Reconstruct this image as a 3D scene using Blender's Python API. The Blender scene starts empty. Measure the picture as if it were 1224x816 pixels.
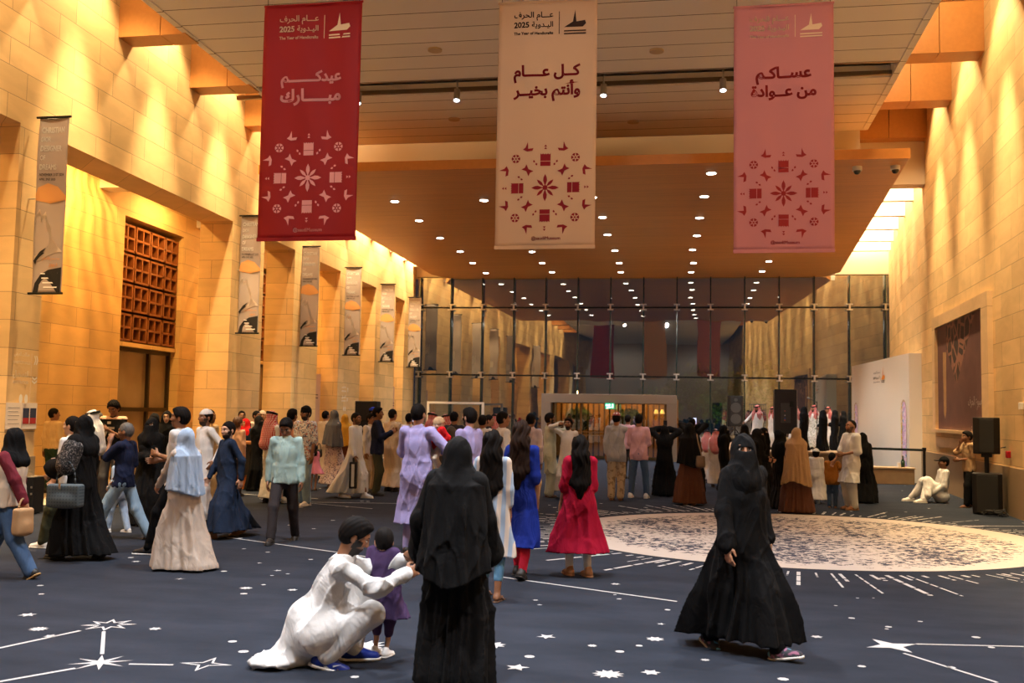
import bpy, bmesh, math, random, numpy as np
from mathutils import Matrix, Vector
C = bpy.context.scene; COL = C.collection
# ------------------------------------------------------------------ camera
FOC, CX, CY, EYE = 1190., 612., 408., 1.68           # focal length in pixels of the 1224x816 frame, eye height in metres
_y = np.array([(820-CX)/FOC, -(497-CY)/FOC, 1.]); _y /= np.linalg.norm(_y)
_x = np.array([6500+CX, 366-CY, -FOC]); _x = _x-_y*_x.dot(_y); _x /= np.linalg.norm(_x)
_z = -np.cross(_x, _y); CAMR = np.array([_x, _y, _z])  # columns: camera right, up, forward in world axes
cam = bpy.data.cameras.new('camera'); cam.sensor_width = 36; cam.lens = FOC/1224*36; cam.clip_end = 300
cam.dof.use_dof = True; cam.dof.focus_distance = 12.5; cam.dof.aperture_fstop = 3.2
co = bpy.data.objects.new('camera', cam); COL.objects.link(co); C.camera = co
co.matrix_world = Matrix([[CAMR[i,0], CAMR[i,1], -CAMR[i,2], (0,0,EYE)[i]] for i in range(3)]+[[0,0,0,1]])
def ray(u, v): return CAMR@np.array([(u-CX)/FOC, (CY-v)/FOC, 1.])
def ground(u, v, z=0.):
    d = ray(u, v); t = (z-EYE)/d[2]; return float(d[0]*t), float(d[1]*t)
def height_at(u, v, Y):
    d = ray(u, v); return float(EYE+d[2]*Y/d[1])
def x_at(u, v, Y):
    d = ray(u, v); return float(d[0]*Y/d[1])
# ------------------------------------------------------------------ exposure, night sky
C.view_settings.view_transform = 'Standard'; C.view_settings.look = 'None'; C.view_settings.gamma = 1; C.view_settings.use_curve_mapping = False
C.view_settings.exposure = .13
C.cycles.use_denoising = True; C.cycles.max_bounces = 8; C.cycles.diffuse_bounces = 4; C.cycles.glossy_bounces = 4; C.cycles.transparent_max_bounces = 12
C.cycles.sample_clamp_indirect = 6
wd = bpy.data.worlds.new('night_sky'); C.world = wd; wd.use_nodes = True
wd.node_tree.nodes['Background'].inputs[0].default_value = (.012,.018,.03,1); wd.node_tree.nodes['Background'].inputs[1].default_value = 1
# ------------------------------------------------------------------ lamps of the hall and added fill lights
def lw(Y): return -9.52-.033*Y                       # left wall face
def rw(Y): return 4.75+.052*Y+.0041*max(0., Y-26)**2 # right wall face
GY = 38.8                                            # the glass front
def light(kind, loc, energy, col, to=None, **kw):
    l = bpy.data.lights.new('lamp', kind); l.energy = energy; l.color = col
    for k, v in kw.items(): setattr(l, k, v)
    o = bpy.data.objects.new('lamp_or_fill', l); COL.objects.link(o); o.location = loc
    if to is not None: o.rotation_euler = (Vector(to)-Vector(loc)).to_track_quat('-Z', 'Y').to_euler()
    return o
WARM, AMBER, WHITE = (1,.72,.38), (1,.56,.17), (.95,.96,1)
LEFT_BEAMS = [15.9+2.78*k for k in range(-6, 3)]; RIGHT_BEAMS = [20.7+3.15*k for k in range(-8, 3)]
for Y in LEFT_BEAMS+[24.3]:                          # wall washers in the left slot, one in each bay between the beams
    light('SPOT', (lw(Y)+.75, Y+1.6, 9.9), 800, WARM, (lw(Y)-.25, Y+1.6, 6.0), spot_size=math.radians(84), spot_blend=.5, shadow_soft_size=.12)
    light('SPOT', (lw(Y)+.85, Y+1.5, 9.9), 4300, WARM, (lw(Y)+.02, Y+1.5, 1.2), spot_size=math.radians(38), spot_blend=.9, shadow_soft_size=.12)
    light('SPOT', (lw(Y)+.6, Y+.9, 10.5), 160, WARM, (lw(Y)+.7, Y+2.8, 9.0), spot_size=math.radians(110), spot_blend=.6, shadow_soft_size=.1)  # extra spot, added to brighten the front of the next beam
for Y in (28.5, 31, 33.5, 36, 38):
    light('SPOT', (lw(Y)+.55, Y, 8.6), 1600, WARM, (lw(Y)+.0, Y, 3.0), spot_size=math.radians(95), spot_blend=.4, shadow_soft_size=.12)
for Y in RIGHT_BEAMS:
    light('SPOT', (rw(Y)-1.0, Y+1.7, 10.4), 700, WARM, (rw(Y)+.2, Y+1.7, 6.0), spot_size=math.radians(84), spot_blend=.5, shadow_soft_size=.12)
    light('SPOT', (rw(Y)-1.0, Y+1.6, 10.4), 4600, WARM, (rw(Y)-.02, Y+1.6, 1.4), spot_size=math.radians(40), spot_blend=.9, shadow_soft_size=.12)
    if Y < 23: light('SPOT', (rw(Y)-1.1, Y+1.2, 10.55), 260, WARM, (rw(Y)-1.1, Y+3.2, 9.6), spot_size=math.radians(120), spot_blend=.6, shadow_soft_size=.1)  # added here too, to brighten the right beam fronts
for Y in (28.4, 30.4, 32.4, 34.4, 36.4, 38.1):
    light('SPOT', (rw(Y)-.8, Y, 9.7), 1200, (1,.78,.48), (rw(Y)-.5, Y, 3.0), spot_size=math.radians(120), spot_blend=.5, shadow_soft_size=.15)
for Y in (6, 10, 14, 18.5, 22.5, 27.5, 32, 36.5):    # corridor behind the pillars
    light('AREA', (lw(Y)-1.9, Y, 6.9), 135, AMBER, (lw(Y)-2.6, Y, 0), shape='RECTANGLE', size=1.2, size_y=.3)
for x, y in ((-6.75,19.5),(-4.66,19.7),(-1.66,20.3),(.68,20.5)):       # four spotlights of the ceiling track
    light('SPOT', (x, y, 8.1), 350, WHITE, (x, y-3, 0), spot_size=math.radians(75), spot_blend=.6, shadow_soft_size=.08)
for x in (-6.5, -2., 2.):                            # unseen fill spots nearer the entrance, added for general light
    for y in (9.5, 4., -3.):
        light('SPOT', (x, y, 8.1), 1900, WHITE, (x, y-.5, 0), spot_size=math.radians(95), spot_blend=.6, shadow_soft_size=.15)
CANOPY_LAMPS = [(-7.36,24.22),(-7.41,26.75),(-7.5,29.54),(-7.45,32.1),(-7.57,34.63),(-7.6,37.16),(-5.05,24.3),(-5.05,27.),(-5.05,29.7),(-5.05,32.3),(-5.07,34.77),(-5.02,37.06),
                (-2.26,26.71),(-2.33,29.35),(-2.31,32.23),(-2.35,34.92),(-2.44,37.19),(-2.3,24.2),(.41,24.35),(.33,27.),(.29,29.69),(.18,32.23),(.23,35.07),(.16,37.32),
                (2.9,27.2),(2.85,29.8),(2.8,32.3),(2.77,34.83),(2.72,37.23),(.52,22.)]
for i, (x, y) in enumerate(CANOPY_LAMPS):
    if i%2 == 0 or y > 36: light('SPOT', (x, y, 6.95), 560, WHITE, (x, y, 0), spot_size=math.radians(90), spot_blend=.7, shadow_soft_size=.07)
for x in (-6, 1.5): light('SPOT', (x, -11, 8.1), 300, WHITE, (x, -16, 3), spot_size=math.radians(95), spot_blend=.6, shadow_soft_size=.15)   # added wash that brightens the far entrance wall
for x, to in ((2.2, (5.8,31.5,1.6)), (1.0, (3.2,29.5,1.5)), (-1.2, (2.2,29.5,1.5))): light('SPOT', (x, 26.5, 6.9), 420, (1,.95,.88), to, spot_size=math.radians(60), spot_blend=.7, shadow_soft_size=.08)   # spots added under the canopy to brighten stage and white partition
for x, y, z in ((-5.4,13.2,5.6),(-1.95,14.,5.7),(1.3,14.8,5.8)): light('SPOT', (x*.9+.4, 5.2, 8.15), 720, (1,.93,.88), (x, y, z), spot_size=math.radians(34), spot_blend=.8, shadow_soft_size=.1)   # unseen spots added to light the fronts of the hanging banners
def ripple(loc, to, energy):                         # wall projector with a ripple glass in front of its lens
    o = light('SPOT', loc, energy, (1,.5,.12), to, spot_size=math.radians(120), spot_blend=.5, shadow_soft_size=.01); l = o.data; l.use_nodes = True; nt = l.node_tree; em = nt.nodes['Emission']
    tc = nt.nodes.new('ShaderNodeTexCoord'); sp = nt.nodes.new('ShaderNodeSeparateXYZ'); nt.links.new(tc.outputs['Normal'], sp.inputs[0])
    def op(k, a, b=None):
        n = nt.nodes.new('ShaderNodeMath'); n.operation = k
        for i, v in enumerate((a, b)):
            if v is None: continue
            if isinstance(v, (int, float)): n.inputs[i].default_value = v
            else: nt.links.new(v, n.inputs[i])
        return n.outputs[0]
    az = op('DIVIDE', sp.outputs[0], op('ABSOLUTE', sp.outputs[2])); el = op('DIVIDE', sp.outputs[1], op('ABSOLUTE', sp.outputs[2]))
    w = op('ADD', op('SINE', op('ADD', op('MULTIPLY', az, 30.), op('MULTIPLY', op('SINE', op('MULTIPLY', el, 9.)), 1.3))), op('MULTIPLY', op('SINE', op('ADD', op('MULTIPLY', az, 13.), op('MULTIPLY', el, -7.))), .6))
    nt.links.new(op('ADD', op('MULTIPLY', w, .45), 1.), em.inputs['Strength'])
for Y in (19.2, 27.8): ripple((lw(Y)-1.0, Y, 6.9), (lw(Y)-2.8, Y, 4.6), 420)
MATS = {}
def nodes(name):
    m = bpy.data.materials.new(name); m.use_nodes = True; nt = m.node_tree
    return m, nt, nt.nodes['Principled BSDF']
def N(nt, kind, **kw):
    n = nt.nodes.new(kind)
    for k, v in kw.items():
        if k.startswith('i_'): n.inputs[k[2:].replace('_',' ')].default_value = v
        else: setattr(n, k, v)
    return n
def M(name, col=(.8,.8,.8), rough=.8, metal=0., spec=.3, emit=None, es=1., bump=0., bscale=60., sheen=0., var=0.):
    if name in MATS: return MATS[name]
    m, nt, b = nodes(name)
    b.inputs['Base Color'].default_value = (*col,1); b.inputs['Roughness'].default_value = rough; b.inputs['Metallic'].default_value = metal
    b.inputs['Specular IOR Level'].default_value = spec
    if emit: b.inputs['Emission Color'].default_value = (*emit,1); b.inputs['Emission Strength'].default_value = es
    if sheen: b.inputs['Sheen Weight'].default_value = sheen; b.inputs['Sheen Roughness'].default_value = .5
    if bump or var:
        tc = N(nt, 'ShaderNodeTexCoord'); nz = N(nt, 'ShaderNodeTexNoise', i_Scale=bscale, i_Detail=3.)
        nt.links.new(tc.outputs['Object'], nz.inputs['Vector'])
        if bump:
            bp = N(nt, 'ShaderNodeBump', i_Strength=bump, i_Distance=.01); nt.links.new(nz.outputs['Fac'], bp.inputs['Height']); nt.links.new(bp.outputs['Normal'], b.inputs['Normal'])
        if var:
            hv = N(nt, 'ShaderNodeMix', data_type='RGBA', blend_type='MULTIPLY'); hv.inputs['Factor'].default_value = 1
            mp = N(nt, 'ShaderNodeMapRange'); mp.inputs['To Min'].default_value = 1-var; mp.inputs['To Max'].default_value = 1+var
            nt.links.new(nz.outputs['Fac'], mp.inputs['Value']); hv.inputs[6].default_value = (*col,1); nt.links.new(mp.outputs[0], hv.inputs[7]); nt.links.new(hv.outputs[2], b.inputs['Base Color'])
    MATS[name] = m; return m
def cloth(name, col, rough=.9, sheen=.0):
    if name in MATS: return MATS[name]
    m = M(name, col, rough, 0, .12, bump=.2, bscale=35, sheen=sheen); nt = m.node_tree; b = nt.nodes['Principled BSDF']
    tc = N(nt, 'ShaderNodeTexCoord'); st = N(nt, 'ShaderNodeVectorMath', operation='MULTIPLY'); st.inputs[1].default_value = (1,1,.55); nt.links.new(tc.outputs['Object'], st.inputs[0])
    w = N(nt, 'ShaderNodeTexNoise', i_Scale=6.5, i_Detail=2., i_Distortion=1.6); nt.links.new(st.outputs[0], w.inputs['Vector'])
    bp = N(nt, 'ShaderNodeBump', i_Strength=.5, i_Distance=.04); nt.links.new(w.outputs['Fac'], bp.inputs['Height'])
    old = b.inputs['Normal'].links[0].from_node; nt.links.new(bp.outputs[0], old.inputs['Normal']); return m
def math_(nt, op, a, b=None, c=None):
    n = nt.nodes.new('ShaderNodeMath'); n.operation = op
    for i, v in enumerate((a, b, c)):
        if v is None: continue
        if isinstance(v, (int, float)): n.inputs[i].default_value = v
        else: nt.links.new(v, n.inputs[i])
    return n.outputs[0]
def mixc(nt, fac, a, b):
    n = nt.nodes.new('ShaderNodeMix'); n.data_type = 'RGBA'
    for k, v in ((0, fac), (6, a), (7, b)):
        if isinstance(v, (int, float)): n.inputs[k].default_value = v
        elif isinstance(v, tuple): n.inputs[k].default_value = (*v, 1)
        else: nt.links.new(v, n.inputs[k])
    return n.outputs[2]
TONES = {'light': (.52,.3,.2), 'tan': (.4,.2,.115), 'brown': (.25,.115,.06), 'dark': (.13,.06,.035)}
def skin_mat(tone, beard):
    key = 'skin_%s_%d' % (tone, int(beard*10))
    if key in MATS: return MATS[key]
    m, nt, b = nodes(key); col = TONES[tone]
    at = N(nt, 'ShaderNodeAttribute', attribute_name='fc'); sx = N(nt, 'ShaderNodeSeparateXYZ'); nt.links.new(at.outputs['Vector'], sx.inputs[0])
    x, y, z = sx.outputs; ax = math_(nt, 'ABSOLUTE', x)
    front = math_(nt, 'LESS_THAN', y, -.045)
    def ell(cx, cz, rx, rz, src=ax, soft=.25):
        u = math_(nt, 'DIVIDE', math_(nt, 'SUBTRACT', src, cx), rx); w = math_(nt, 'DIVIDE', math_(nt, 'SUBTRACT', z, cz), rz)
        d = math_(nt, 'ADD', math_(nt, 'MULTIPLY', u, u), math_(nt, 'MULTIPLY', w, w))
        mr = N(nt, 'ShaderNodeMapRange'); nt.links.new(d, mr.inputs['Value']); mr.inputs['From Min'].default_value = 1+soft; mr.inputs['From Max'].default_value = 1-soft
        return math_(nt, 'MULTIPLY', mr.outputs[0], front)
    c = tuple(col)
    c = mixc(nt, math_(nt, 'MULTIPLY', ell(0, -.062, .024, .011, x), .75), c, (col[0]*.8, col[1]*.45, col[2]*.45))
    if beard:
        bd = N(nt, 'ShaderNodeMapRange'); nt.links.new(z, bd.inputs['Value']); bd.inputs['From Min'].default_value = -.05; bd.inputs['From Max'].default_value = -.066
        full = math_(nt, 'MULTIPLY', bd.outputs[0], math_(nt, 'GREATER_THAN', z, -.135)); full = math_(nt, 'MULTIPLY', full, math_(nt, 'LESS_THAN', y, -.012))
        side = math_(nt, 'MULTIPLY', math_(nt, 'GREATER_THAN', ax, .057), math_(nt, 'MULTIPLY', math_(nt, 'LESS_THAN', z, -.01), math_(nt, 'MULTIPLY', math_(nt, 'GREATER_THAN', z, -.13), math_(nt, 'MULTIPLY', math_(nt, 'LESS_THAN', y, .0), math_(nt, 'GREATER_THAN', y, -.06)))))
        mask = math_(nt, 'MAXIMUM', full, side); mask = math_(nt, 'MULTIPLY', mask, math_(nt, 'SUBTRACT', 1., ell(0, -.062, .02, .007, x)))
        c = mixc(nt, math_(nt, 'MULTIPLY', mask, float(min(beard,1))), c, (.012,.008,.006))
    c = mixc(nt, ell(.033, .031, .021, .0055), c, (.015,.009,.006))
    c = mixc(nt, ell(.032, .005, .0165, .0085), c, (.62,.56,.5))
    c = mixc(nt, ell(.032, .005, .0078, .0082), c, (.012,.007,.005))
    c = mixc(nt, ell(.032, .0125, .0185, .0032), c, (.015,.009,.006))
    nt.links.new(c, b.inputs['Base Color']); b.inputs['Roughness'].default_value = .5; b.inputs['Specular IOR Level'].default_value = .35
    b.inputs['Subsurface Weight'].default_value = .0
    MATS[key] = m; return m
# ------------------------------------------------------------------ sculpting helpers (signed distance fields -> one smooth mesh)
V = lambda *a: np.array(a, dtype=np.float64)
def unit(v):
    v = np.asarray(v, float); n = np.linalg.norm(v); return v/n if n > 1e-9 else v
def RC(a, b, ra, rb, k=.03, op=0):            # tapered limb between two joints
    a, b = np.asarray(a, float), np.asarray(b, float); ab = b-a; L2 = max(ab.dot(ab), 1e-9); R = max(ra, rb)
    def f(x, y, z):
        px, py, pz = x-a[0], y-a[1], z-a[2]
        t = np.clip((px*ab[0]+py*ab[1]+pz*ab[2])/L2, 0, 1)
        return np.sqrt((px-t*ab[0])**2+(py-t*ab[1])**2+(pz-t*ab[2])**2)-(ra+t*(rb-ra))
    return f, np.minimum(a, b)-R, np.maximum(a, b)+R, k, op
def EL(c, r, k=.03, op=0, M=None):            # ellipsoid, M columns = its axes
    c = np.asarray(c, float); r = np.asarray(r, float); R = r.max() if M is not None else r
    def f(x, y, z):
        px, py, pz = x-c[0], y-c[1], z-c[2]
        if M is not None:
            px, py, pz = (M[0,0]*px+M[1,0]*py+M[2,0]*pz, M[0,1]*px+M[1,1]*py+M[2,1]*pz, M[0,2]*px+M[1,2]*py+M[2,2]*pz)
        k0 = np.sqrt((px/r[0])**2+(py/r[1])**2+(pz/r[2])**2)+1e-6
        k1 = np.sqrt((px/r[0]**2)**2+(py/r[1]**2)**2+(pz/r[2]**2)**2)+1e-6
        return k0*(k0-1)/k1
    return f, c-R, c+R, k, op
def BX(c, h, rad, k=.01, op=0, M=None):       # rounded box
    c = np.asarray(c, float); h = np.asarray(h, float)
    R = np.linalg.norm(h)+rad if M is not None else h+rad
    def f(x, y, z):
        px, py, pz = x-c[0], y-c[1], z-c[2]
        if M is not None:
            px, py, pz = (M[0,0]*px+M[1,0]*py+M[2,0]*pz, M[0,1]*px+M[1,1]*py+M[2,1]*pz, M[0,2]*px+M[1,2]*py+M[2,2]*pz)
        qx, qy, qz = np.abs(px)-h[0], np.abs(py)-h[1], np.abs(pz)-h[2]
        return np.sqrt(np.maximum(qx,0)**2+np.maximum(qy,0)**2+np.maximum(qz,0)**2)+np.minimum(np.maximum(qx,np.maximum(qy,qz)),0)-rad
    return f, c-R, c+R, k, op
def PL(n, dist, k=.004):                      # keep the side where n.p < dist
    n = unit(n)
    return (lambda x, y, z: n[0]*x+n[1]*y+n[2]*z-dist), None, None, k, 2
def xform(pr, c, M):                          # carry a primitive into a rotated frame (M columns = frame axes)
    f, lo, hi, k, op = pr
    def g(x, y, z):
        px, py, pz = x-c[0], y-c[1], z-c[2]
        return f(M[0,0]*px+M[1,0]*py+M[2,0]*pz, M[0,1]*px+M[1,1]*py+M[2,1]*pz, M[0,2]*px+M[1,2]*py+M[2,2]*pz)
    if lo is None: return g, None, None, k, op
    co = np.array([[(lo, hi)[i][0], (lo, hi)[j][1], (lo, hi)[l][2]] for i in (0,1) for j in (0,1) for l in (0,1)])@M.T+c
    return g, co.min(0), co.max(0), k, op
def sdf_mesh(prims, res, disp=None, clip=None, relax=1):
    lo = np.min([p[1] for p in prims if p[1] is not None and p[4] == 0], axis=0)-.02-res
    hi = np.max([p[2] for p in prims if p[2] is not None and p[4] == 0], axis=0)+.02+res
    if clip is not None: lo = np.maximum(lo, clip[0]); hi = np.minimum(hi, clip[1])
    n = np.maximum(np.ceil((hi-lo)/res).astype(int)+1, 3)
    X, Y, Z = [(lo[i]+res*np.arange(n[i])).astype(np.float32) for i in range(3)]
    d = np.full(n, .5, np.float32)
    for f, a, b, k, op in prims:
        if a is None: s = (slice(None),)*3
        else:
            m = max(.06, k*1.15)+res*2
            i0 = [int(np.clip(np.searchsorted(A, a[i]-m), 0, n[i])) for i, A in enumerate((X,Y,Z))]
            i1 = [int(np.clip(np.searchsorted(A, b[i]+m), 0, n[i])) for i, A in enumerate((X,Y,Z))]
            if any(p >= q for p, q in zip(i0, i1)): continue
            s = tuple(slice(p, q) for p, q in zip(i0, i1))
        v = f(X[s[0]][:,None,None], Y[s[1]][None,:,None], Z[s[2]][None,None,:]).astype(np.float32)
        e = d[s]
        if op == 0:
            h = np.maximum(k-np.abs(e-v), 0)/k; d[s] = np.minimum(e, v)-h*h*k*.25
        elif op == 1:
            v = -v; h = np.maximum(k-np.abs(e-v), 0)/k; d[s] = np.maximum(e, v)+h*h*k*.25
        else:
            h = np.maximum(k-np.abs(e-v), 0)/k; d[s] = np.maximum(e, v)+h*h*k*.25
    if disp is not None: d += disp(X[:,None,None], Y[None,:,None], Z[None,None,:]).astype(np.float32)
    d[0]=d[-1]=.1; d[:,0]=d[:,-1]=.1; d[:,:,0]=d[:,:,-1]=.1
    ins = d < 0
    N = np.array(d.shape)
    c = [ins[i:N[0]-1+i, j:N[1]-1+j, l:N[2]-1+l] for i in (0,1) for j in (0,1) for l in (0,1)]
    cnt = sum(a.astype(np.int8) for a in c)
    act = (cnt > 0) & (cnt < 8)
    I, J, K = np.nonzero(act)
    if len(I) == 0: return np.zeros((0,3)), np.zeros((0,4), int)
    idx = np.full(act.shape, -1, np.int64); idx[I,J,K] = np.arange(len(I))
    acc = np.zeros((len(I),3)); num = np.zeros(len(I))
    off = [(i,j,l) for i in (0,1) for j in (0,1) for l in (0,1)]
    val = {o: d[I+o[0], J+o[1], K+o[2]] for o in off}
    for o in off:
        for ax in range(3):
            if o[ax]: continue
            q = list(o); q[ax] = 1; q = tuple(q)
            a, b = val[o], val[q]; m = (a < 0) != (b < 0)
            t = np.where(m, a/np.where(m, a-b, 1), 0)
            p = np.array(o, float)[None].repeat(len(I), 0); p[:,ax] += t
            acc += p*m[:,None]; num += m
    vs = np.c_[I,J,K]+acc/num[:,None]
    vs = lo+vs*res
    fs = []
    for ax in range(3):
        a = [slice(0,N[i]-1) for i in range(3)]; b = list(a); b[ax] = slice(1, N[ax])
        a = list(a); u, w = [i for i in range(3) if i != ax]
        a[ax] = slice(0, N[ax]-1)
        A, B = ins[tuple(a)], ins[tuple(b)]
        for flip in (0,1):
            m = (A & ~B) if not flip else (~A & B)
            m = m.copy()
            sl = [slice(None)]*3; sl[u] = 0; m[tuple(sl)] = False
            sl = [slice(None)]*3; sl[w] = 0; m[tuple(sl)] = False
            p = np.array(np.nonzero(m)).T
            if len(p) == 0: continue
            def at(du, dw):
                q = p.copy(); q[:,u] -= du; q[:,w] -= dw; return idx[q[:,0],q[:,1],q[:,2]]
            quad = np.c_[at(1,1), at(0,1), at(0,0), at(1,0)]
            if (ax == 1) != bool(flip): quad = quad[:, ::-1]
            fs.append(quad)
    fs = np.concatenate(fs); fs = fs[(fs >= 0).all(1)]
    for _ in range(relax):
        s = np.zeros_like(vs); w = np.zeros(len(vs))
        for a, b in ((0,1),(1,2),(2,3),(3,0)):
            np.add.at(s, fs[:,a], vs[fs[:,b]]); np.add.at(w, fs[:,a], 1)
            np.add.at(s, fs[:,b], vs[fs[:,a]]); np.add.at(w, fs[:,b], 1)
        vs = vs*.5+.5*s/np.maximum(w,1)[:,None]
    return vs, fs
def np_mesh(name, vs, fs, mat, parent=None, smooth=True, attr=None):
    me = bpy.data.meshes.new(name)
    me.vertices.add(len(vs)); me.vertices.foreach_set('co', np.asarray(vs, np.float32).ravel())
    fs = np.asarray(fs, np.int32); m = fs.shape[1]
    me.loops.add(fs.size); me.loops.foreach_set('vertex_index', fs.ravel())
    me.polygons.add(len(fs)); me.polygons.foreach_set('loop_start', np.arange(0, fs.size, m, dtype=np.int32))
    if smooth: me.polygons.foreach_set('use_smooth', np.ones(len(fs), bool))
    me.update(calc_edges=True)
    if attr:
        for an, av in attr.items():
            a = me.attributes.new(an, 'FLOAT_VECTOR', 'POINT'); a.data.foreach_set('vector', np.asarray(av, np.float32).ravel())
    me.materials.append(mat)
    o = bpy.data.objects.new(name, me); COL.objects.link(o)
    if parent is not None: o.parent = parent
    return o
def merge(parts):
    vs, fs, n = [], [], 0
    for v, f in parts: vs.append(v); fs.append(f+n); n += len(v)
    return np.concatenate(vs), np.concatenate(fs)
def rotz(d):
    a = math.radians(d); c, s = math.cos(a), math.sin(a); return np.array([[c,-s,0],[s,c,0],[0,0,1.]])
def rotx(d):
    a = math.radians(d); c, s = math.cos(a), math.sin(a); return np.array([[1,0,0],[0,c,-s],[0,s,c]])
def ik(a, b, l1, l2, hint):
    d = b-a; L = np.linalg.norm(d)
    if L > (l1+l2)*.995: b = a+d*((l1+l2)*.995/L); L = (l1+l2)*.995; d = b-a
    L = max(L, abs(l1-l2)+.02)
    u = unit(d); x = (l1*l1-l2*l2+L*L)/(2*L); h = math.sqrt(max(l1*l1-x*x, 0))
    n = np.asarray(hint, float); n = unit(n-u*n.dot(u))
    return a+u*x+n*h, b

# ------------------------------------------------------------------ people.  Local frame: origin on the ground, facing -y, +x = the person's left
SKIRT_Z = 0
def skirt(pts, zt, zh, rt, rh, n=9, amp=.02, ph=0., sway=(0,0), k=.05, power=1.0, dep=.8):
    """cloth hanging from zt to the hem zh round both legs; pts(z) gives the two leg points at height z"""
    def f(x, y, z):
        t = np.clip((zt-z)/(zt-zh), 0, 1)
        (lx, ly), (qx, qy) = pts(z)
        lx = lx+sway[0]*t**1.5; qx = qx+sway[0]*t**1.5; ly = ly+sway[1]*t**1.5; qy = qy+sway[1]*t**1.5
        dx, dy = qx-lx, qy-ly; L2 = dx*dx+dy*dy+1e-6
        s = np.clip(((x-lx)*dx+(y-ly)*dy)/L2, 0, 1)
        ex, ey = x-lx-s*dx, y-ly-s*dy
        r = rt+(rh-rt)*t**power-np.maximum(z-zt,0)*.9
        mx, my = (lx+qx)/2, (ly+qy)/2
        phi = np.arctan2(y-my, x-mx)
        w0 = n*phi+ph+1.3*np.sin(2*phi+ph)+1.2*t; w = 1.6*(1-np.abs(np.sin(w0*.5)))**1.5-.6+.45*np.sin((2*n-3)*phi+2*ph-t)
        dd = np.sqrt(ex*ex+(ey/dep)**2)-r-amp*w*t**.7
        return dd*.75
    zs = np.linspace(zh, zt, 8); P = np.array([pts(np.float64(q)) for q in zs]).reshape(-1,2)
    R = max(rt, rh)+amp*1.6
    lo = V(P[:,0].min()-R+min(0,sway[0]), P[:,1].min()-R+min(0,sway[1]), zh-.02); hi = V(P[:,0].max()+R+max(0,sway[0]), P[:,1].max()+R+max(0,sway[1]), zt+.12)
    return f, lo, hi, k, 0
def capz(pr, z0, z1):                         # cut a primitive by two levels
    f, lo, hi, k, op = pr
    return (lambda x, y, z: np.maximum(f(x,y,z), np.maximum(z0-z, z-z1))), lo, hi, k, op
def folds(A, seed, s=1.):
    r = random.Random(seed); a, b, c = r.uniform(0,6), r.uniform(0,6), r.uniform(0,6)
    def f(x, y, z):
        x, y, z = x/s, y/s, z/s
        w = np.sin(5*z+b)+np.sin(6*x-4*y+c)
        q = 1-np.abs(np.sin(13*x+3.2*z+11*y+a+1.3*w)); r2 = 1-np.abs(np.sin(5*z-14*x+12*y+c+1.2*w))
        return -A*1.9*(q*q*q+.8*r2*r2*r2-.5)
    return f
SKIN = {}
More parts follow.
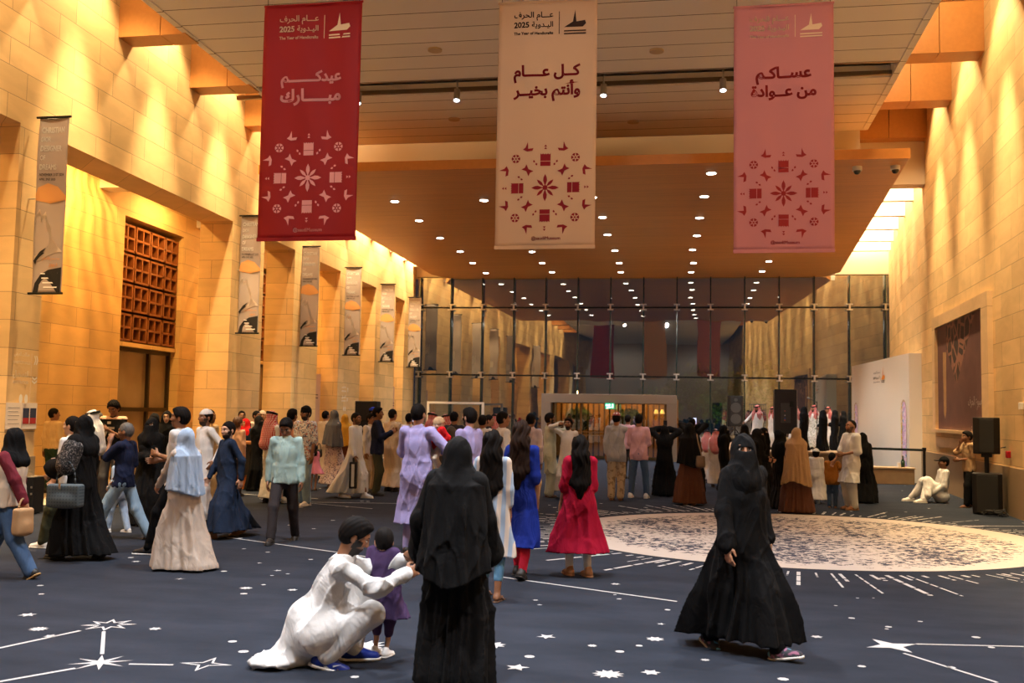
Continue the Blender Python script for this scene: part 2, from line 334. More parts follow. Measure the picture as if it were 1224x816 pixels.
def person(name, u, vf, vh, label, yaw=0, skin='tan', hair='short', hairmat=None, tops=(), legs=None, shoes=('dark',), scarf=None,
           lf=(0,0), rf=(0,0), la=None, ra=None, lel=None, rel=None, lcurl=.5, rcurl=.5, lean=(0,0), head=(0,0), wide=1., res=None, group=None,
           h=None, z0=0., loc=None, hip=None, lfp=0, rfp=0, beard=0, seed=None, child=0, lfd=0, rfd=0, fem=0, twist=0, pelv=(0,0)):
    """one figure: an Empty on the ground that carries body, hair, clothes and shoes"""
    X0, Y0 = loc if loc else ground(u, vf, z0)
    if h is None: h = height_at(u, vh, Y0)-z0
    H = h; s = H/1.72; seed = seed if seed is not None else int(u*7+vf)
    hs = s**(.34 if child else .45)*(.97 if fem else 1.); wide = wide*(1.18 if child else 1.)
    if res is None: res = .0075 if Y0 < 8 else (.0095 if Y0 < 13 else (.0125 if Y0 < 22 else .016))
    e = bpy.data.objects.new('person', None); COL.objects.link(e)
    e.location = (X0, Y0, z0); e.rotation_euler = (0, 0, math.radians(yaw)); e['label'] = label; e['category'] = 'person'
    e.empty_display_size = .2
    if group: e['group'] = group
    # --- skeleton
    hw = .088*s
    ank = {1: V(hw+lf[0], lf[1], .075*s+(lf[2] if len(lf) > 2 else 0)), -1: V(-hw+rf[0], rf[1], .075*s+(rf[2] if len(rf) > 2 else 0))}
    l1 = l2 = .2435*H
    hz = hip if hip is not None else .525*H
    pel = V((lf[0]+rf[0])*.5+pelv[0], (lf[1]+rf[1])*.5+pelv[1], hz)
    if hip is None:
        for sd in (1,-1):
            d = ank[sd]-(pel+V(sd*hw,0,0)); r = np.hypot(d[0],d[1]); pel[2] = min(pel[2], ank[sd][2]+math.sqrt(max((.995*(l1+l2))**2-r*r, .01)))
    drop = pel[2]-.525*H if hip is None else 0
    up = (.985*H-.525*H-.1*hs) if True else 0
    sp = unit(V(lean[0], lean[1], 1.)) if hip is None else unit(V(lean[0], lean[1], 1.))
    T = rotz(twist)
    side = T@unit(V(1,0,0)-sp*sp[0])
    side = unit(side-sp*side.dot(sp)); fwd = np.cross(sp, side); fwd = fwd if fwd[1]*1 < 0 or True else -fwd
    # fwd = sp x side points backwards (+y) for an upright figure
    B = np.array([side, fwd, sp]).T
    def tb(x, y, z): return pel+B@V(x, y, z)       # trunk frame
    tl = (.818-.525)*H                             # pelvis to shoulder line
    sw = (.165 if not fem else .148)*s*(1 if not child else 1.1)
    sho = {1: tb(sw, .005*s, tl), -1: tb(-sw, .005*s, tl)}
    nb = tb(0, .01*s, tl+.015*s)
    hc = nb+sp*(H-.818*H-.015*s-.112*hs)*(1.)+V(0, -.015*s, 0)
    HM = B@rotz(head[0])@rotx(head[1]) if hip is not None else rotz(twist+head[0])@rotx(head[1])
    hc = hc+HM@V(0,-abs(head[1])*.0006*s,0)
    kne, elb, wri = {}, {}, {}
    for sd in (1,-1):
        kne[sd], ank[sd] = ik(pel+V(sd*hw,0,0), ank[sd], l1, l2, V(sd*.18,-1,0))
        tgt = la if sd == 1 else ra; el = lel if sd == 1 else rel
        if tgt is None: tgt = (sd*(.03), -.03, .47)
        w = V(sho[sd][0]*0+pel[0]+(sd*(sw+.03*s) if abs(tgt[0]) < .0301 and tgt[2] == .47 else tgt[0]*s), pel[1]+tgt[1]*s, tgt[2]*H)
        if tgt[2] == .47: w[2] += drop
        elb[sd], wri[sd] = ik(sho[sd], w, .168*H, .15*H, V(*(el or (sd*.5, .9, -.3))))
    # --- body (skin): trunk and limbs, hands, head
    bp = [EL(tb(0,0,.0), (.15*s,.105*s,.12*s)), EL(tb(0,-.005,tl*.4), (.125*s,.095*s,.16*s)), EL(tb(0,0,tl*.72), (.145*s,.1*s,.15*s)),
          RC(sho[-1]*.9+sho[1]*.1-sp*.014*s, sho[1]*.9+sho[-1]*.1-sp*.014*s, .044*s, .044*s, .05), RC(nb-sp*.03*s, hc-HM@V(0,-.01,.03), .054*s, .05*hs)]
    fin = []
    for sd in (1,-1):
        bp += [RC(sho[sd]*.95+sho[-sd]*.05-sp*.01*s, elb[sd], .042*s, .036*s), RC(elb[sd], wri[sd], .038*s, .026*s),
               RC(pel+V(sd*hw,0,0), kne[sd], .08*s, .05*s), RC(kne[sd], ank[sd], .052*s, .034*s)]
        pit, yw = (lfp, lfd) if sd == 1 else (rfp, rfd)
        FM = rotz(yw)@rotx(pit)
        at = lambda q: ank[sd]+FM@V(*q)*s
        bp += [RC(at((0,.03,-.035)), at((0,-.13,-.05)), .034*s, .024*s, .03), RC(at((-.02,-.1,-.052)), at((.02,-.1,-.052)), .022*s, .022*s, .02)]
    hp = head_prims(hs)
    hp = [xform(q, hc, HM) for q in hp]+[RC(nb-sp*.04*s, hc-HM@V(0,-.015,.04), .055*s, .05*hs, .03)]
    parts = [sdf_mesh(bp, max(res*1.5,.016)), sdf_mesh(hp, min(res*.75, .0085))]
    for sd in (1,-1):
        parts.append(sdf_mesh(hand_prims(elb[sd], wri[sd], s**.7, sd, lcurl if sd == 1 else rcurl), .006 if Y0 > 9 else .0045))
    vs, fs = merge(parts)
    fc = (vs-hc)@HM/hs
    np_mesh('body', vs, fs, skin_mat(skin, beard), e, attr={'fc': fc})
    ctx = dict(e=e, s=s, H=H, hs=hs, hc=hc, HM=HM, nb=nb, sp=sp, B=B, tb=tb, tl=tl, sho=sho, elb=elb, wri=wri, kne=kne, ank=ank, pel=pel, hw=hw, res=res,
               seed=seed, side=side, fwd=fwd, wide=wide, fem=fem, l=(lfp,lfd), r=(rfp,rfd), sw=sw)
    if hair: hair_obj(ctx, hair, hairmat or M('hair_black', (.007,.0055,.005), .7, 0, .07))
    if legs: trousers(ctx, **legs)
    for t in tops: garment(ctx, **t)
    if scarf: headwear(ctx, **scarf)
    if shoes: shoe_objs(ctx, *shoes)
    return e, ctx
def head_prims(k):
    P = [EL((0,.012,.012),(.074,.092,.098)), EL((0,-.03,-.045),(.056,.058,.072), .03), EL((0,-.06,-.092),(.026,.024,.02),.03),
         EL((0,-.07,.03),(.055,.022,.02),.025),
         RC((0,-.088,.012),(0,-.106,-.024),.009,.0125,.018), EL((0,-.098,-.03),(.019,.012,.009),.01),
         EL((0,-.084,-.058),(.024,.013,.006),.01), EL((0,-.082,-.068),(.021,.013,.007),.008)]
    for sd in (1,-1):
        P += [EL((sd*.033,-.084,.006),(.019,.016,.012),.014,1), EL((sd*.032,-.073,.005),(.0155,.0155,.0125),.004),
              EL((sd*.042,-.062,-.025),(.024,.022,.02),.02), EL((sd*.076,.012,-.012),(.009,.022,.033),.008)]
    return [(lambda x,y,z,f=f: f(x/k,y/k,z/k)*k, a*k, b*k, kk*k, op) for f,a,b,kk,op in P]
def hand_frame(elb, wri, sd):
    y = unit(wri-elb); n = V(-sd,0,0)-y*(V(-sd,0,0).dot(y))
    if np.linalg.norm(n) < .35: n = V(0,.6,-1)-y*(V(0,.6,-1).dot(y))
    n = unit(n); t = np.cross(y, n)
    if t.dot(V(0,-1,.6)) < 0: t = -t
    return np.array([t, y, n]).T
def hand_prims(elb, wri, s, sd, curl):
    Mh = hand_frame(elb, wri, sd)
    P = [RC((0,-.03,0),(0,.02,0),.027,.026,.02), EL((0,.05,0),(.042,.05,.017),.02)]
    for i, (x, l) in enumerate(((.031,.068),(.0105,.076),(-.0105,.07),(-.031,.054))):
        a = V(x, .088, 0); c = curl*(.8+.12*i)
        b = a+V(x*.1, math.cos(c*.7), math.sin(c*.7))*l*.52; d = b+V(0, math.cos(c*1.7), math.sin(c*1.7))*l*.48
        P += [RC(a, b, .0098, .0088, .006), RC(b, d, .0088, .007, .004)]
    P += [RC((.028,.025,.004),(.056,.055,.014),.014,.0105,.012), RC((.056,.055,.014),(.058,.088,.014+.02*curl),.0105,.008,.004)]
    P = [(lambda x,y,z,f=f: f(x/s,y/s,z/s)*s, np.asarray(a)*s, np.asarray(b)*s, k*s, op) for f,a,b,k,op in P]
    return [xform(p, wri, Mh) for p in P]
def torso_prims(c, t, top=1.):
    s, tb, tl, sho, fem = c['s'], c['tb'], c['tl'], c['sho'], c['fem']; w = c['wide']
    P = [EL(tb(0,.0,-.01*s), (.15*s*w+t,.112*s*w+t,.15*s+t),.06), EL(tb(0,-.008*w,tl*.4), (.13*s*w+t,.102*s*w+t,.19*s+t),.06),
         EL(tb(0,0,tl*.7), (.148*s*w**.5+t,.108*s*w**.5+t,.165*s),.06), RC(sho[-1]+(sho[1]-sho[-1])*.08-c['sp']*.012*s, sho[1]+(sho[-1]-sho[1])*.08-c['sp']*.012*s, .05*s+t*.6, .05*s+t*.6,.06),
         RC(tb(0,.01*s,tl-.01*s), tb(0,.008*s,tl+.035*s), .075*s+t*.3, .06*s, .05)]
    if fem: P += [EL(tb(sd*.07*s,-.085*s,tl*.68),(.06*s,.055*s,.06*s),.04) for sd in (1,-1)]
    return P
def sleeve_prims(c, t, frac, wide=1., flare=1.):
    """frac 0..2: how far down the arm the sleeve goes (1 = elbow, 2 = wrist)"""
    P = []; s = c['s']
    for sd in (1,-1):
        a, b, w = c['sho'][sd], c['elb'][sd], c['wri'][sd]
        r0, r1, r2 = .05*s*wide+t, .046*s*wide+t, .036*s*wide*flare+t
        if frac <= 1: P.append(RC(a, a+(b-a)*frac, r0, r0+(r1-r0)*frac*.6, .035))
        else:
            P += [RC(a, b, r0, r1, .035), RC(b, b+(w-b)*(frac-1), r1, r1+(r2-r1)*(frac-1), .03)]
    return P
def legpts(c, spread=.5):
    pel, hw, kne, ank = c['pel'], c['hw'], c['kne'], c['ank']
    def pts(z):
        o = []
        for sd in (1,-1):
            h = pel+V(sd*hw*.7,0,0)
            tz = np.clip((h[2]-z)/max(h[2]-kne[sd][2],.05), 0, 1); t2 = np.clip((kne[sd][2]-z)/max(kne[sd][2]-ank[sd][2],.05), 0, 1)
            u = np.maximum(z-h[2], 0)
            o.append(tuple(h[i]+c['sp'][i]*u+(kne[sd][i]-h[i])*tz+(ank[sd][i]-kne[sd][i])*t2 for i in (0,1)))
        return o
    return pts
def garment(c, name='shirt', mat=None, hem=None, sleeve=2., t=.012, flare=.12, n=9, amp=.016, sway=(0,0), swide=1., sflare=1., fold=.006, hood=False, top=.5, collar=True, mats=None, cut=None, zt=None, rt=.095):
    s, H = c['s'], c['H']; P = torso_prims(c, t)
    dz = c['pel'][2]-.525*H
    if hem is not None and hem < .53:
        z1 = (zt if zt else .66)*H+dz
        P.append(capz(skirt(legpts(c), z1, hem*H, rt*s*c['wide']+t*.5, ((.1 if hem < .4 else .09)+(flare if hem < .4 else flare*.25))*s*c['wide']+t, n, amp if hem < .4 else amp*.6, c['seed']%7, sway, .07), hem*H, z1+.1*s))
        P.append((lambda x,y,z: hem*H-z, None, None, .003, 2))
    elif hem is not None:
        P.append((lambda x,y,z: hem*H+dz+.006*np.sin(9*x+c['seed'])-z, None, None, .003, 2))
    if cut: P += cut(c)
    if sleeve: P += sleeve_prims(c, t*.6, sleeve, swide, sflare)
    if collar: P.append(RC(c['tb'](0,.012*s,c['tl']+.0*s), c['tb'](0,.006*s,c['tl']+.045*s), .062*s, .058*s, .015))
    vs, fs = sdf_mesh(P, c['res'], folds(fold*s, c['seed'], s))
    return np_mesh(name, vs, fs, mat, c['e'])
def trousers(c, mat=None, name='trousers', w=1., top=.56, end=.05, fold=.003):
    s, H = c['s'], c['H']; P = [EL(c['pel']+V(0,0,.0), (.15*s*c['wide']+.008,.112*s*c['wide']+.008,.13*s),.05)]
    for sd in (1,-1):
        a, b, d = c['pel']+V(sd*c['hw'],0,-.02*s), c['kne'][sd], c['ank'][sd]
        e = d+(b-d)*max(0,(end-.045))/.2
        P += [RC(a, b, .09*s*c['wide']**.5, .066*s*w, .04), RC(b, e, .066*s*w, .055*s*w, .03)]
    vs, fs = sdf_mesh(P, c['res'], folds(fold*s, c['seed']+3, s))
    return np_mesh(name, vs, fs, mat, c['e'])
def shoe_objs(c, kind='dark', mat=None, solemat=None, name='shoe'):
    s = c['s']
    if mat is None: mat = {'dark': M('shoe_dark',(.02,.018,.017),.5), 'white': M('shoe_white',(.75,.73,.7),.5), 'tan': M('shoe_tan',(.3,.14,.06),.5), 'sandal': M('shoe_brown',(.09,.045,.025),.5)}[kind]
    for sd in (1,-1):
        pit, yw = c['l'] if sd == 1 else c['r']
        FM = rotz(yw)@rotx(pit); A = c['ank'][sd]
        if kind == 'sandal':
            P = [RC((0,.045,-.066),(0,-.15,-.066),.036,.042,.02), PL((0,0,1),-.062), PL((0,0,-1),.078),]
            Q = [RC((-.045,-.075,-.06),(0,-.075,-.02),.012,.012,.01), RC((.045,-.075,-.06),(0,-.075,-.02),.012,.012,.01), RC((-.03,.02,-.03),(.03,.02,-.03),.012,.012,.01)]
        else:
            P = [RC((0,.045,-.035),(0,-.05,-.035),.044,.042,.03), RC((0,-.05,-.04),(0,-.15,-.052),.042,.034,.03), RC((0,.02,-.03),(0,.012,.02),.045,.046,.03), PL((0,0,-1),.068)]
            Q = [RC((0,.05,-.062),(0,-.06,-.062),.05,.05,.02), RC((0,-.06,-.062),(0,-.15,-.062),.05,.043,.02), PL((0,0,1),-.055), PL((0,0,-1),.0755)]
        mk = lambda P: [xform((lambda x,y,z,f=f: f(x/s,y/s,z/s)*s, None if a is None else np.asarray(a)*s, None if b is None else np.asarray(b)*s, k*s, op), A, FM) for f,a,b,k,op in P]
        r = max(min(c['res'],.011)*.8,.006)
        v, f = sdf_mesh(mk(P), r); o = np_mesh(name if kind != 'sandal' else 'sandal', v, f, mat, c['e'])
        v, f = sdf_mesh(mk(Q), r)
        if len(f): np_mesh('sole' if kind != 'sandal' else 'strap', v, f, solemat or (mat if kind in ('dark','tan','sandal') else M('sole_white',(.7,.68,.64),.6)), o)
def hair_obj(c, style, mat):
    k, hc, HM, s = c['hs'], c['hc'], c['HM'], c['s']
    sk = lambda g: EL((0,.014,.014),(.074+g,.092+g,.1+g),.02)
    hl = lambda a, d: PL(a, d, .01)
    r = min(c['res']*.8,.009); rs = random.Random(c['seed'])
    if style in ('short','fade','grey','thick','curly','bald'):
        g = {'short':.011,'fade':.008,'grey':.009,'thick':.017,'curly':.026,'bald':.004}[style]
        P = [sk(g), hl((0,-1,-.72), .02 if style != 'bald' else -.02), hl((0,-.12,-1), .075 if style != 'curly' else .1)]
        if style in ('thick','curly'): P.insert(1, EL((0,-.035,.085),(.06,.055,.032),.03))
        P += [EL((sd*.085,.012,-.02),(.02,.022,.035),.008,1) for sd in (1,-1)]
        D = (lambda x,y,z: .006*np.sin(150*x)*np.sin(140*y+60*z)*(1.4 if style == 'curly' else .35))
    else:                                      # long hair over shoulders and back
        L = {'long':.42,'verylong':.6,'bob':.17}[style]
        P = [sk(.014), RC((0,.055,.02),(0,.085,-.12),.085,.085,.05), RC((0,.085,-.12),(0,.105,-L*.75),.085,.075,.06), RC((0,.105,-L*.75),(.01,.11,-L),.075,.04,.05),
             RC((-.06,.05,-.1),(-.09,.085,-L*.7),.05,.045,.05), RC((.06,.05,-.1),(.09,.085,-L*.72),.05,.045,.05),
             EL((0,-.1,-.03),(.062,.075,.09),.02,1)]
        D = (lambda x,y,z: .007*np.sin(62*x+2.6*np.sin(17*z+3*x)+14*y)+.004*np.sin(150*x+3*np.sin(23*z)+40*y))
        P.append(EL((0,-.18,-.25),(.2,.14,.2),.02,1))
    P = [xform((lambda x,y,z,f=f: f(x/k,y/k,z/k)*k, None if a is None else np.asarray(a)*k, None if b is None else np.asarray(b)*k, kk*k, op), hc, HM) for f,a,b,kk,op in P]
    v, f = sdf_mesh(P, r if style not in ('long','verylong','bob') else max(r,.008), None)
    if D is not None and len(v):
        L = (v-hc)@HM/k; v = v+unitrows(v-hc-HM@V(0,.03,-.05))*D(L[:,0],L[:,1],L[:,2])[:,None]
    np_mesh('hair', v, f, mat, c['e'])
def unitrows(a): return a/np.maximum(np.linalg.norm(a, axis=1), 1e-6)[:,None]
def headwear(c, kind='hijab', mat=None, length=.3, mat2=None, spread=1., face='open', back=.0):
    k, hc, HM, s, tb, tl = c['hs'], c['hc'], c['HM'], c['s'], c['tb'], c['tl']
    hx = lambda P: [xform((lambda x,y,z,f=f: f(x/k,y/k,z/k)*k, None if a is None else np.asarray(a)*k, None if b is None else np.asarray(b)*k, kk*k, op), hc, HM) for f,a,b,kk,op in P]
    r = c['res']*.9
    if kind in ('hijab','niqab','ghutra','hood'):
        P = hx([EL((0,.014,.012),(.088,.108,.112),.03), RC((0,-.01,-.03),(0,-.01,-.14),.085,.08,.06)])
        if kind == 'niqab': P += hx([EL((0,-.045,-.06),(.068,.072,.1),.04), RC((0,-.075,-.07),(0,-.1,-.24),.055,.075,.05)])
        W = spread; L = length
        sh = c['sw']
        P += [RC(c['nb']+V(0,0,.06*s), tb(0,.0,tl-.03*s), .1*s, .12*s, .06)]
        P += [RC(tb(-sh*.75*W,0,tl-.02*s), tb(sh*.75*W,0,tl-.02*s), .085*s, .085*s, .08)]
        if L >= .4:                                # a long shawl hangs in folds like a cape
            zt = c['nb'][2]-.03*s; cx, cy = c['nb'][0], c['nb'][1]
            pts = lambda z: [(cx+sg*c['side'][0]*sh*.55-c['sp'][0]*np.maximum(zt-z,0), cy+sg*c['side'][1]*sh*.55-c['sp'][1]*np.maximum(zt-z,0)+.02*s) for sg in (1,-1)]
            zh = zt-L*s*1.05
            hem_ = lambda x, y, z: zh+.07*L*np.sin(9*x/s+c['seed'])+.1*L*np.abs(x-cx)/s-z
            f0, a0, b0, k0, o0 = skirt(pts, zt, zh-.1, .115*s, (.15+.1*W*min(L,.7))*s, 9, .02, c['seed']%5, (0,0), .06, 1., 1.08)
            P += [((lambda x, y, z: np.maximum(np.maximum(f0(x,y,z), hem_(x,y,z)), z-zt-.08*s)), a0, b0, .05, 0)]
        else: P += [EL(tb(0,.02*s,tl-L*.45), ((sh+.05*s)*W,.15*s,L*.62),.08)]
        if back and L < .4: P += [RC(tb(0,.1*s,tl), tb(0,.13*s,tl-back*s), .12*s, .15*s*W, .06)]
        if kind in ('ghutra',):
            P += [RC(tb(0,.08*s,tl+.06*s), tb(0,.12*s,tl-.3*s), .1*s, .13*s, .05), EL((hc+HM@V(0,.0,.0)),(.001,.001,.001))]
        D = folds(.006*s, c['seed']+9, s)
        if kind == 'hijab': P += hx([EL((0,-.112,-.018),(.056,.075,.082),.012,1)])
        if kind == 'ghutra': P += hx([EL((0,-.12,-.035),(.075,.09,.1),.012,1), EL((0,-.15,-.2),(.06,.09,.14),.03,1)])
        if kind == 'niqab': P += hx([EL((0,-.105,.006),(.056,.05,.009),.004,1)])
        if kind == 'hood': P += hx([EL((0,-.13,-.02),(.075,.1,.1),.012,1)])
        v, f = sdf_mesh(P, r, D)
        np_mesh({'hijab':'headscarf','niqab':'face_veil','ghutra':'headcloth','hood':'hood'}[kind], v, f, mat, c['e'])
        if kind == 'ghutra':
            rings = []
            for dz in (.058,.078):
                t = np.linspace(0, 2*math.pi, 25)[:-1]; q = np.linspace(0, 2*math.pi, 9)[:-1]
                rv = []
                for a in t:
                    for b in q:
                        rr = 1+.0
                        rv.append(((.094-dz*.12+.011*math.cos(b))*math.cos(a), .014+(.112-dz*.12+.011*math.cos(b))*math.sin(a), dz+.25*.1*math.sin(a)+.011*math.sin(b)))
                rv = np.array(rv)*k@HM.T+hc
                ff = [(i*8+j, ((i+1)%24)*8+j, ((i+1)%24)*8+(j+1)%8, i*8+(j+1)%8) for i in range(24) for j in range(8)]
                rings.append((rv, np.array(ff)))
            np_mesh('head_ring', *merge(rings), M('agal_black',(.008,.008,.008),.7), c['e'])
    elif kind == 'cap':                        # close-fitting skull cap
        P = hx([EL((0,.014,.02),(.088,.107,.11),.02), PL((0,.1,-1),-.045,.004)])
        v, f = sdf_mesh(P, min(r,.008)); np_mesh('skull_cap', v, f, mat, c['e'])
    elif kind == 'beanie':
        P = hx([EL((0,.014,.025),(.092,.111,.115),.02), PL((0,.25,-1),-.02,.004)])
        v, f = sdf_mesh(P, min(r,.008)); np_mesh('knit_cap', v, f, mat, c['e'])
    elif kind == 'visor':                      # cap with a peak
        P = hx([EL((0,.014,.02),(.089,.108,.109),.02), BX((0,-.12,.035),(.05,.055,.002),.006,.01), PL((0,.1,-1),-.03,.004)])
        v, f = sdf_mesh(P, min(r,.008)); np_mesh('peaked_cap', v, f, mat, c['e'])
# ------------------------------------------------------------------ room helpers
def struct(o, **kw):
    o['kind'] = 'structure'
    for k, v in kw.items(): o[k] = v
    return o
def tag(o, label, cat, group=None):
    o['label'] = label; o['category'] = cat
    if group: o['group'] = group
    return o
def empty(name, loc, label=None, cat=None, group=None, rz=0):
    o = bpy.data.objects.new(name, None); COL.objects.link(o); o.location = loc; o.rotation_euler = (0,0,math.radians(rz)); o.empty_display_size = .2
    if label: tag(o, label, cat, group)
    return o
class MB:
    def __init__(s): s.v, s.f, s.m = [], [], []
    def poly(s, pts, mi=0):
        n = len(s.v); s.v += [tuple(map(float, p)) for p in pts]; s.f.append(tuple(range(n, n+len(pts)))); s.m.append(mi); return s
    def box(s, x0, x1, y0, y1, z0, z1, mi=0):
        return s.hexa([(x0,y0),(x1,y0),(x1,y1),(x0,y1)], z0, z1, mi)
    def hexa(s, q, z0, z1, mi=0):                    # prism over a plan outline (counter-clockwise)
        n, k = len(s.v), len(q)
        s.v += [(x,y,z0) for x, y in q]+[(x,y,z1) for x, y in q]
        s.f.append(tuple(n+i for i in range(k))[::-1]); s.f.append(tuple(n+k+i for i in range(k)))
        for i in range(k): s.f.append((n+i, n+(i+1)%k, n+k+(i+1)%k, n+k+i))
        s.m += [mi]*(k+2); return s
    def cyl(s, p, q, r, n=12, mi=0, r2=None):
        p, q = V(*p), V(*q); d = unit(q-p); a = unit(np.cross(d, V(0,0,1) if abs(d[2]) < .9 else V(1,0,0))); b = np.cross(d, a); r2 = r if r2 is None else r2
        k = len(s.v)
        for c, rr in ((p, r), (q, r2)):
            for i in range(n):
                t = 2*math.pi*i/n; s.v.append(tuple(c+rr*(math.cos(t)*a+math.sin(t)*b)))
        s.f.append(tuple(range(k, k+n))[::-1]); s.f.append(tuple(range(k+n, k+2*n)))
        for i in range(n): s.f.append((k+i, k+(i+1)%n, k+n+(i+1)%n, k+n+i))
        s.m += [mi]*(n+2); return s
    def build(s, name, mats, parent=None, bevel=0, smooth=False):
        me = bpy.data.meshes.new(name); me.from_pydata(s.v, [], s.f)
        for m in (mats if isinstance(mats, (list, tuple)) else [mats]): me.materials.append(m)
        me.polygons.foreach_set('material_index', s.m); me.update()
        bm = bmesh.new(); bm.from_mesh(me); bmesh.ops.recalc_face_normals(bm, faces=bm.faces) if s.recalc else None
        if bevel: bmesh.ops.bevel(bm, geom=[e for e in bm.edges if e.is_manifold and e.calc_face_angle(0) > .5], offset=bevel, segments=2, affect='EDGES', profile=.5)
        bm.to_mesh(me); bm.free()
        if smooth: me.polygons.foreach_set('use_smooth', [True]*len(me.polygons))
        o = bpy.data.objects.new(name, me); COL.objects.link(o)
        if parent is not None: o.parent = parent
        return o
    recalc = True
def stone_mat(name, col, row=.42, bl=1.15, joint=(.3,.2,.1), jw=.0055, var=.12, off=0.):
    m, nt, b = nodes(name); ge = N(nt, 'ShaderNodeNewGeometry'); sp = N(nt, 'ShaderNodeSeparateXYZ'); nt.links.new(ge.outputs['Position'], sp.inputs[0])
    u = math_(nt, 'ADD', sp.outputs[0], sp.outputs[1]); cb = N(nt, 'ShaderNodeCombineXYZ'); nt.links.new(u, cb.inputs[0]); nt.links.new(math_(nt, 'ADD', sp.outputs[2], off), cb.inputs[1])
    br = N(nt, 'ShaderNodeTexBrick', i_Scale=1., i_Mortar_Size=jw, i_Brick_Width=bl, i_Row_Height=row, i_Mortar_Smooth=.2, i_Bias=0.)
    br.offset = .37; br.offset_frequency = 2
    for k, f in (('Color1', 1-var), ('Color2', 1+var)): br.inputs[k].default_value = tuple(c*f for c in col)+(1,)
    br.inputs['Mortar'].default_value = (*joint, 1); nt.links.new(cb.outputs[0], br.inputs['Vector'])
    n1 = N(nt, 'ShaderNodeTexNoise', i_Scale=1.6, i_Detail=5., i_Distortion=.8); st = N(nt, 'ShaderNodeVectorMath', operation='MULTIPLY'); st.inputs[1].default_value = (.8, .8, 2.2)
    nt.links.new(ge.outputs['Position'], st.inputs[0]); nt.links.new(st.outputs[0], n1.inputs['Vector'])
    mr = N(nt, 'ShaderNodeMapRange'); mr.inputs['To Min'].default_value = .8; mr.inputs['To Max'].default_value = 1.2; nt.links.new(n1.outputs['Fac'], mr.inputs['Value'])
    mx = N(nt, 'ShaderNodeMix', data_type='RGBA', blend_type='MULTIPLY'); mx.inputs[0].default_value = 1; nt.links.new(br.outputs['Color'], mx.inputs[6]); nt.links.new(mr.outputs[0], mx.inputs[7]); nt.links.new(mx.outputs[2], b.inputs['Base Color'])
    n2 = N(nt, 'ShaderNodeTexNoise', i_Scale=45., i_Detail=4.); nt.links.new(ge.outputs['Position'], n2.inputs['Vector'])
    hh = math_(nt, 'ADD', math_(nt, 'MULTIPLY', n2.outputs['Fac'], .35), math_(nt, 'MULTIPLY', br.outputs['Fac'], -1.))
    bp = N(nt, 'ShaderNodeBump', i_Strength=.35, i_Distance=.012); nt.links.new(hh, bp.inputs['Height']); nt.links.new(bp.outputs[0], b.inputs['Normal'])
    b.inputs['Roughness'].default_value = .75; MATS[name] = m; return m
def lined_mat(name, col, gap, axis, phase=0., line=(.02,.012,.006), lw_=.012, grain=0., rough=.5, colvar=.08, spec=.3):
    """boards of equal width divided by thin dark joints"""
    m, nt, b = nodes(name); ge = N(nt, 'ShaderNodeNewGeometry'); sp = N(nt, 'ShaderNodeSeparateXYZ'); nt.links.new(ge.outputs['Position'], sp.inputs[0])
    q = math_(nt, 'DIVIDE', math_(nt, 'ADD', sp.outputs[axis], phase), gap); fr = math_(nt, 'FRACT', q); fl = math_(nt, 'FLOOR', q)
    ln = math_(nt, 'LESS_THAN', fr, lw_/gap)
    wn = N(nt, 'ShaderNodeTexWhiteNoise', noise_dimensions='1D'); nt.links.new(fl, wn.inputs['W'])
    f = math_(nt, 'ADD', math_(nt, 'MULTIPLY', wn.outputs['Value'], colvar*2), 1-colvar)
    if grain:
        st = N(nt, 'ShaderNodeVectorMath', operation='MULTIPLY'); sc = [14.,14.,14.]; sc[0 if axis else 1] = .7; st.inputs[1].default_value = sc; nt.links.new(ge.outputs['Position'], st.inputs[0])
        nz = N(nt, 'ShaderNodeTexNoise', i_Scale=1., i_Detail=5., i_Distortion=.6); nt.links.new(st.outputs[0], nz.inputs['Vector'])
        f = math_(nt, 'MULTIPLY', f, math_(nt, 'ADD', math_(nt, 'MULTIPLY', nz.outputs['Fac'], grain*2), 1-grain))
    mx = N(nt, 'ShaderNodeMix', data_type='RGBA', blend_type='MULTIPLY'); mx.inputs[0].default_value = 1; mx.inputs[6].default_value = (*col,1); nt.links.new(f, mx.inputs[7])
    nt.links.new(mixc(nt, ln, mx.outputs[2], line), b.inputs['Base Color']); b.inputs['Roughness'].default_value = rough; b.inputs['Specular IOR Level'].default_value = spec
    MATS[name] = m; return m
STONE = stone_mat('limestone', (.68,.46,.21)); STONE_B = stone_mat('limestone_corridor', (.64,.42,.17), row=.42, bl=1.4)
GRANITE = M('granite_plinth', (.3,.22,.13), .5, bump=.05, bscale=80, var=.25)
WOOD = lined_mat('wood_canopy', (.62,.27,.07), .62, 1, 0., line=(.22,.09,.02), lw_=.008, grain=.22, rough=.42, colvar=.04)
WOODB = M('wood_beam', (.5,.22,.06), .45, bump=.02, bscale=12, var=.12)
PANEL = lined_mat('ceiling_panels', (.8,.77,.74), .655, 1, .08, line=(.05,.035,.025), lw_=.022, rough=.7, colvar=.03)
CREAM = M('cream_plaster', (.62,.5,.36), .8); WHITEP = M('white_plaster', (.82,.78,.7), .8); DARKM = M('dark_metal', (.015,.017,.016), .35, .6)
STEEL = M('brushed_steel', (.6,.58,.54), .3, .9)
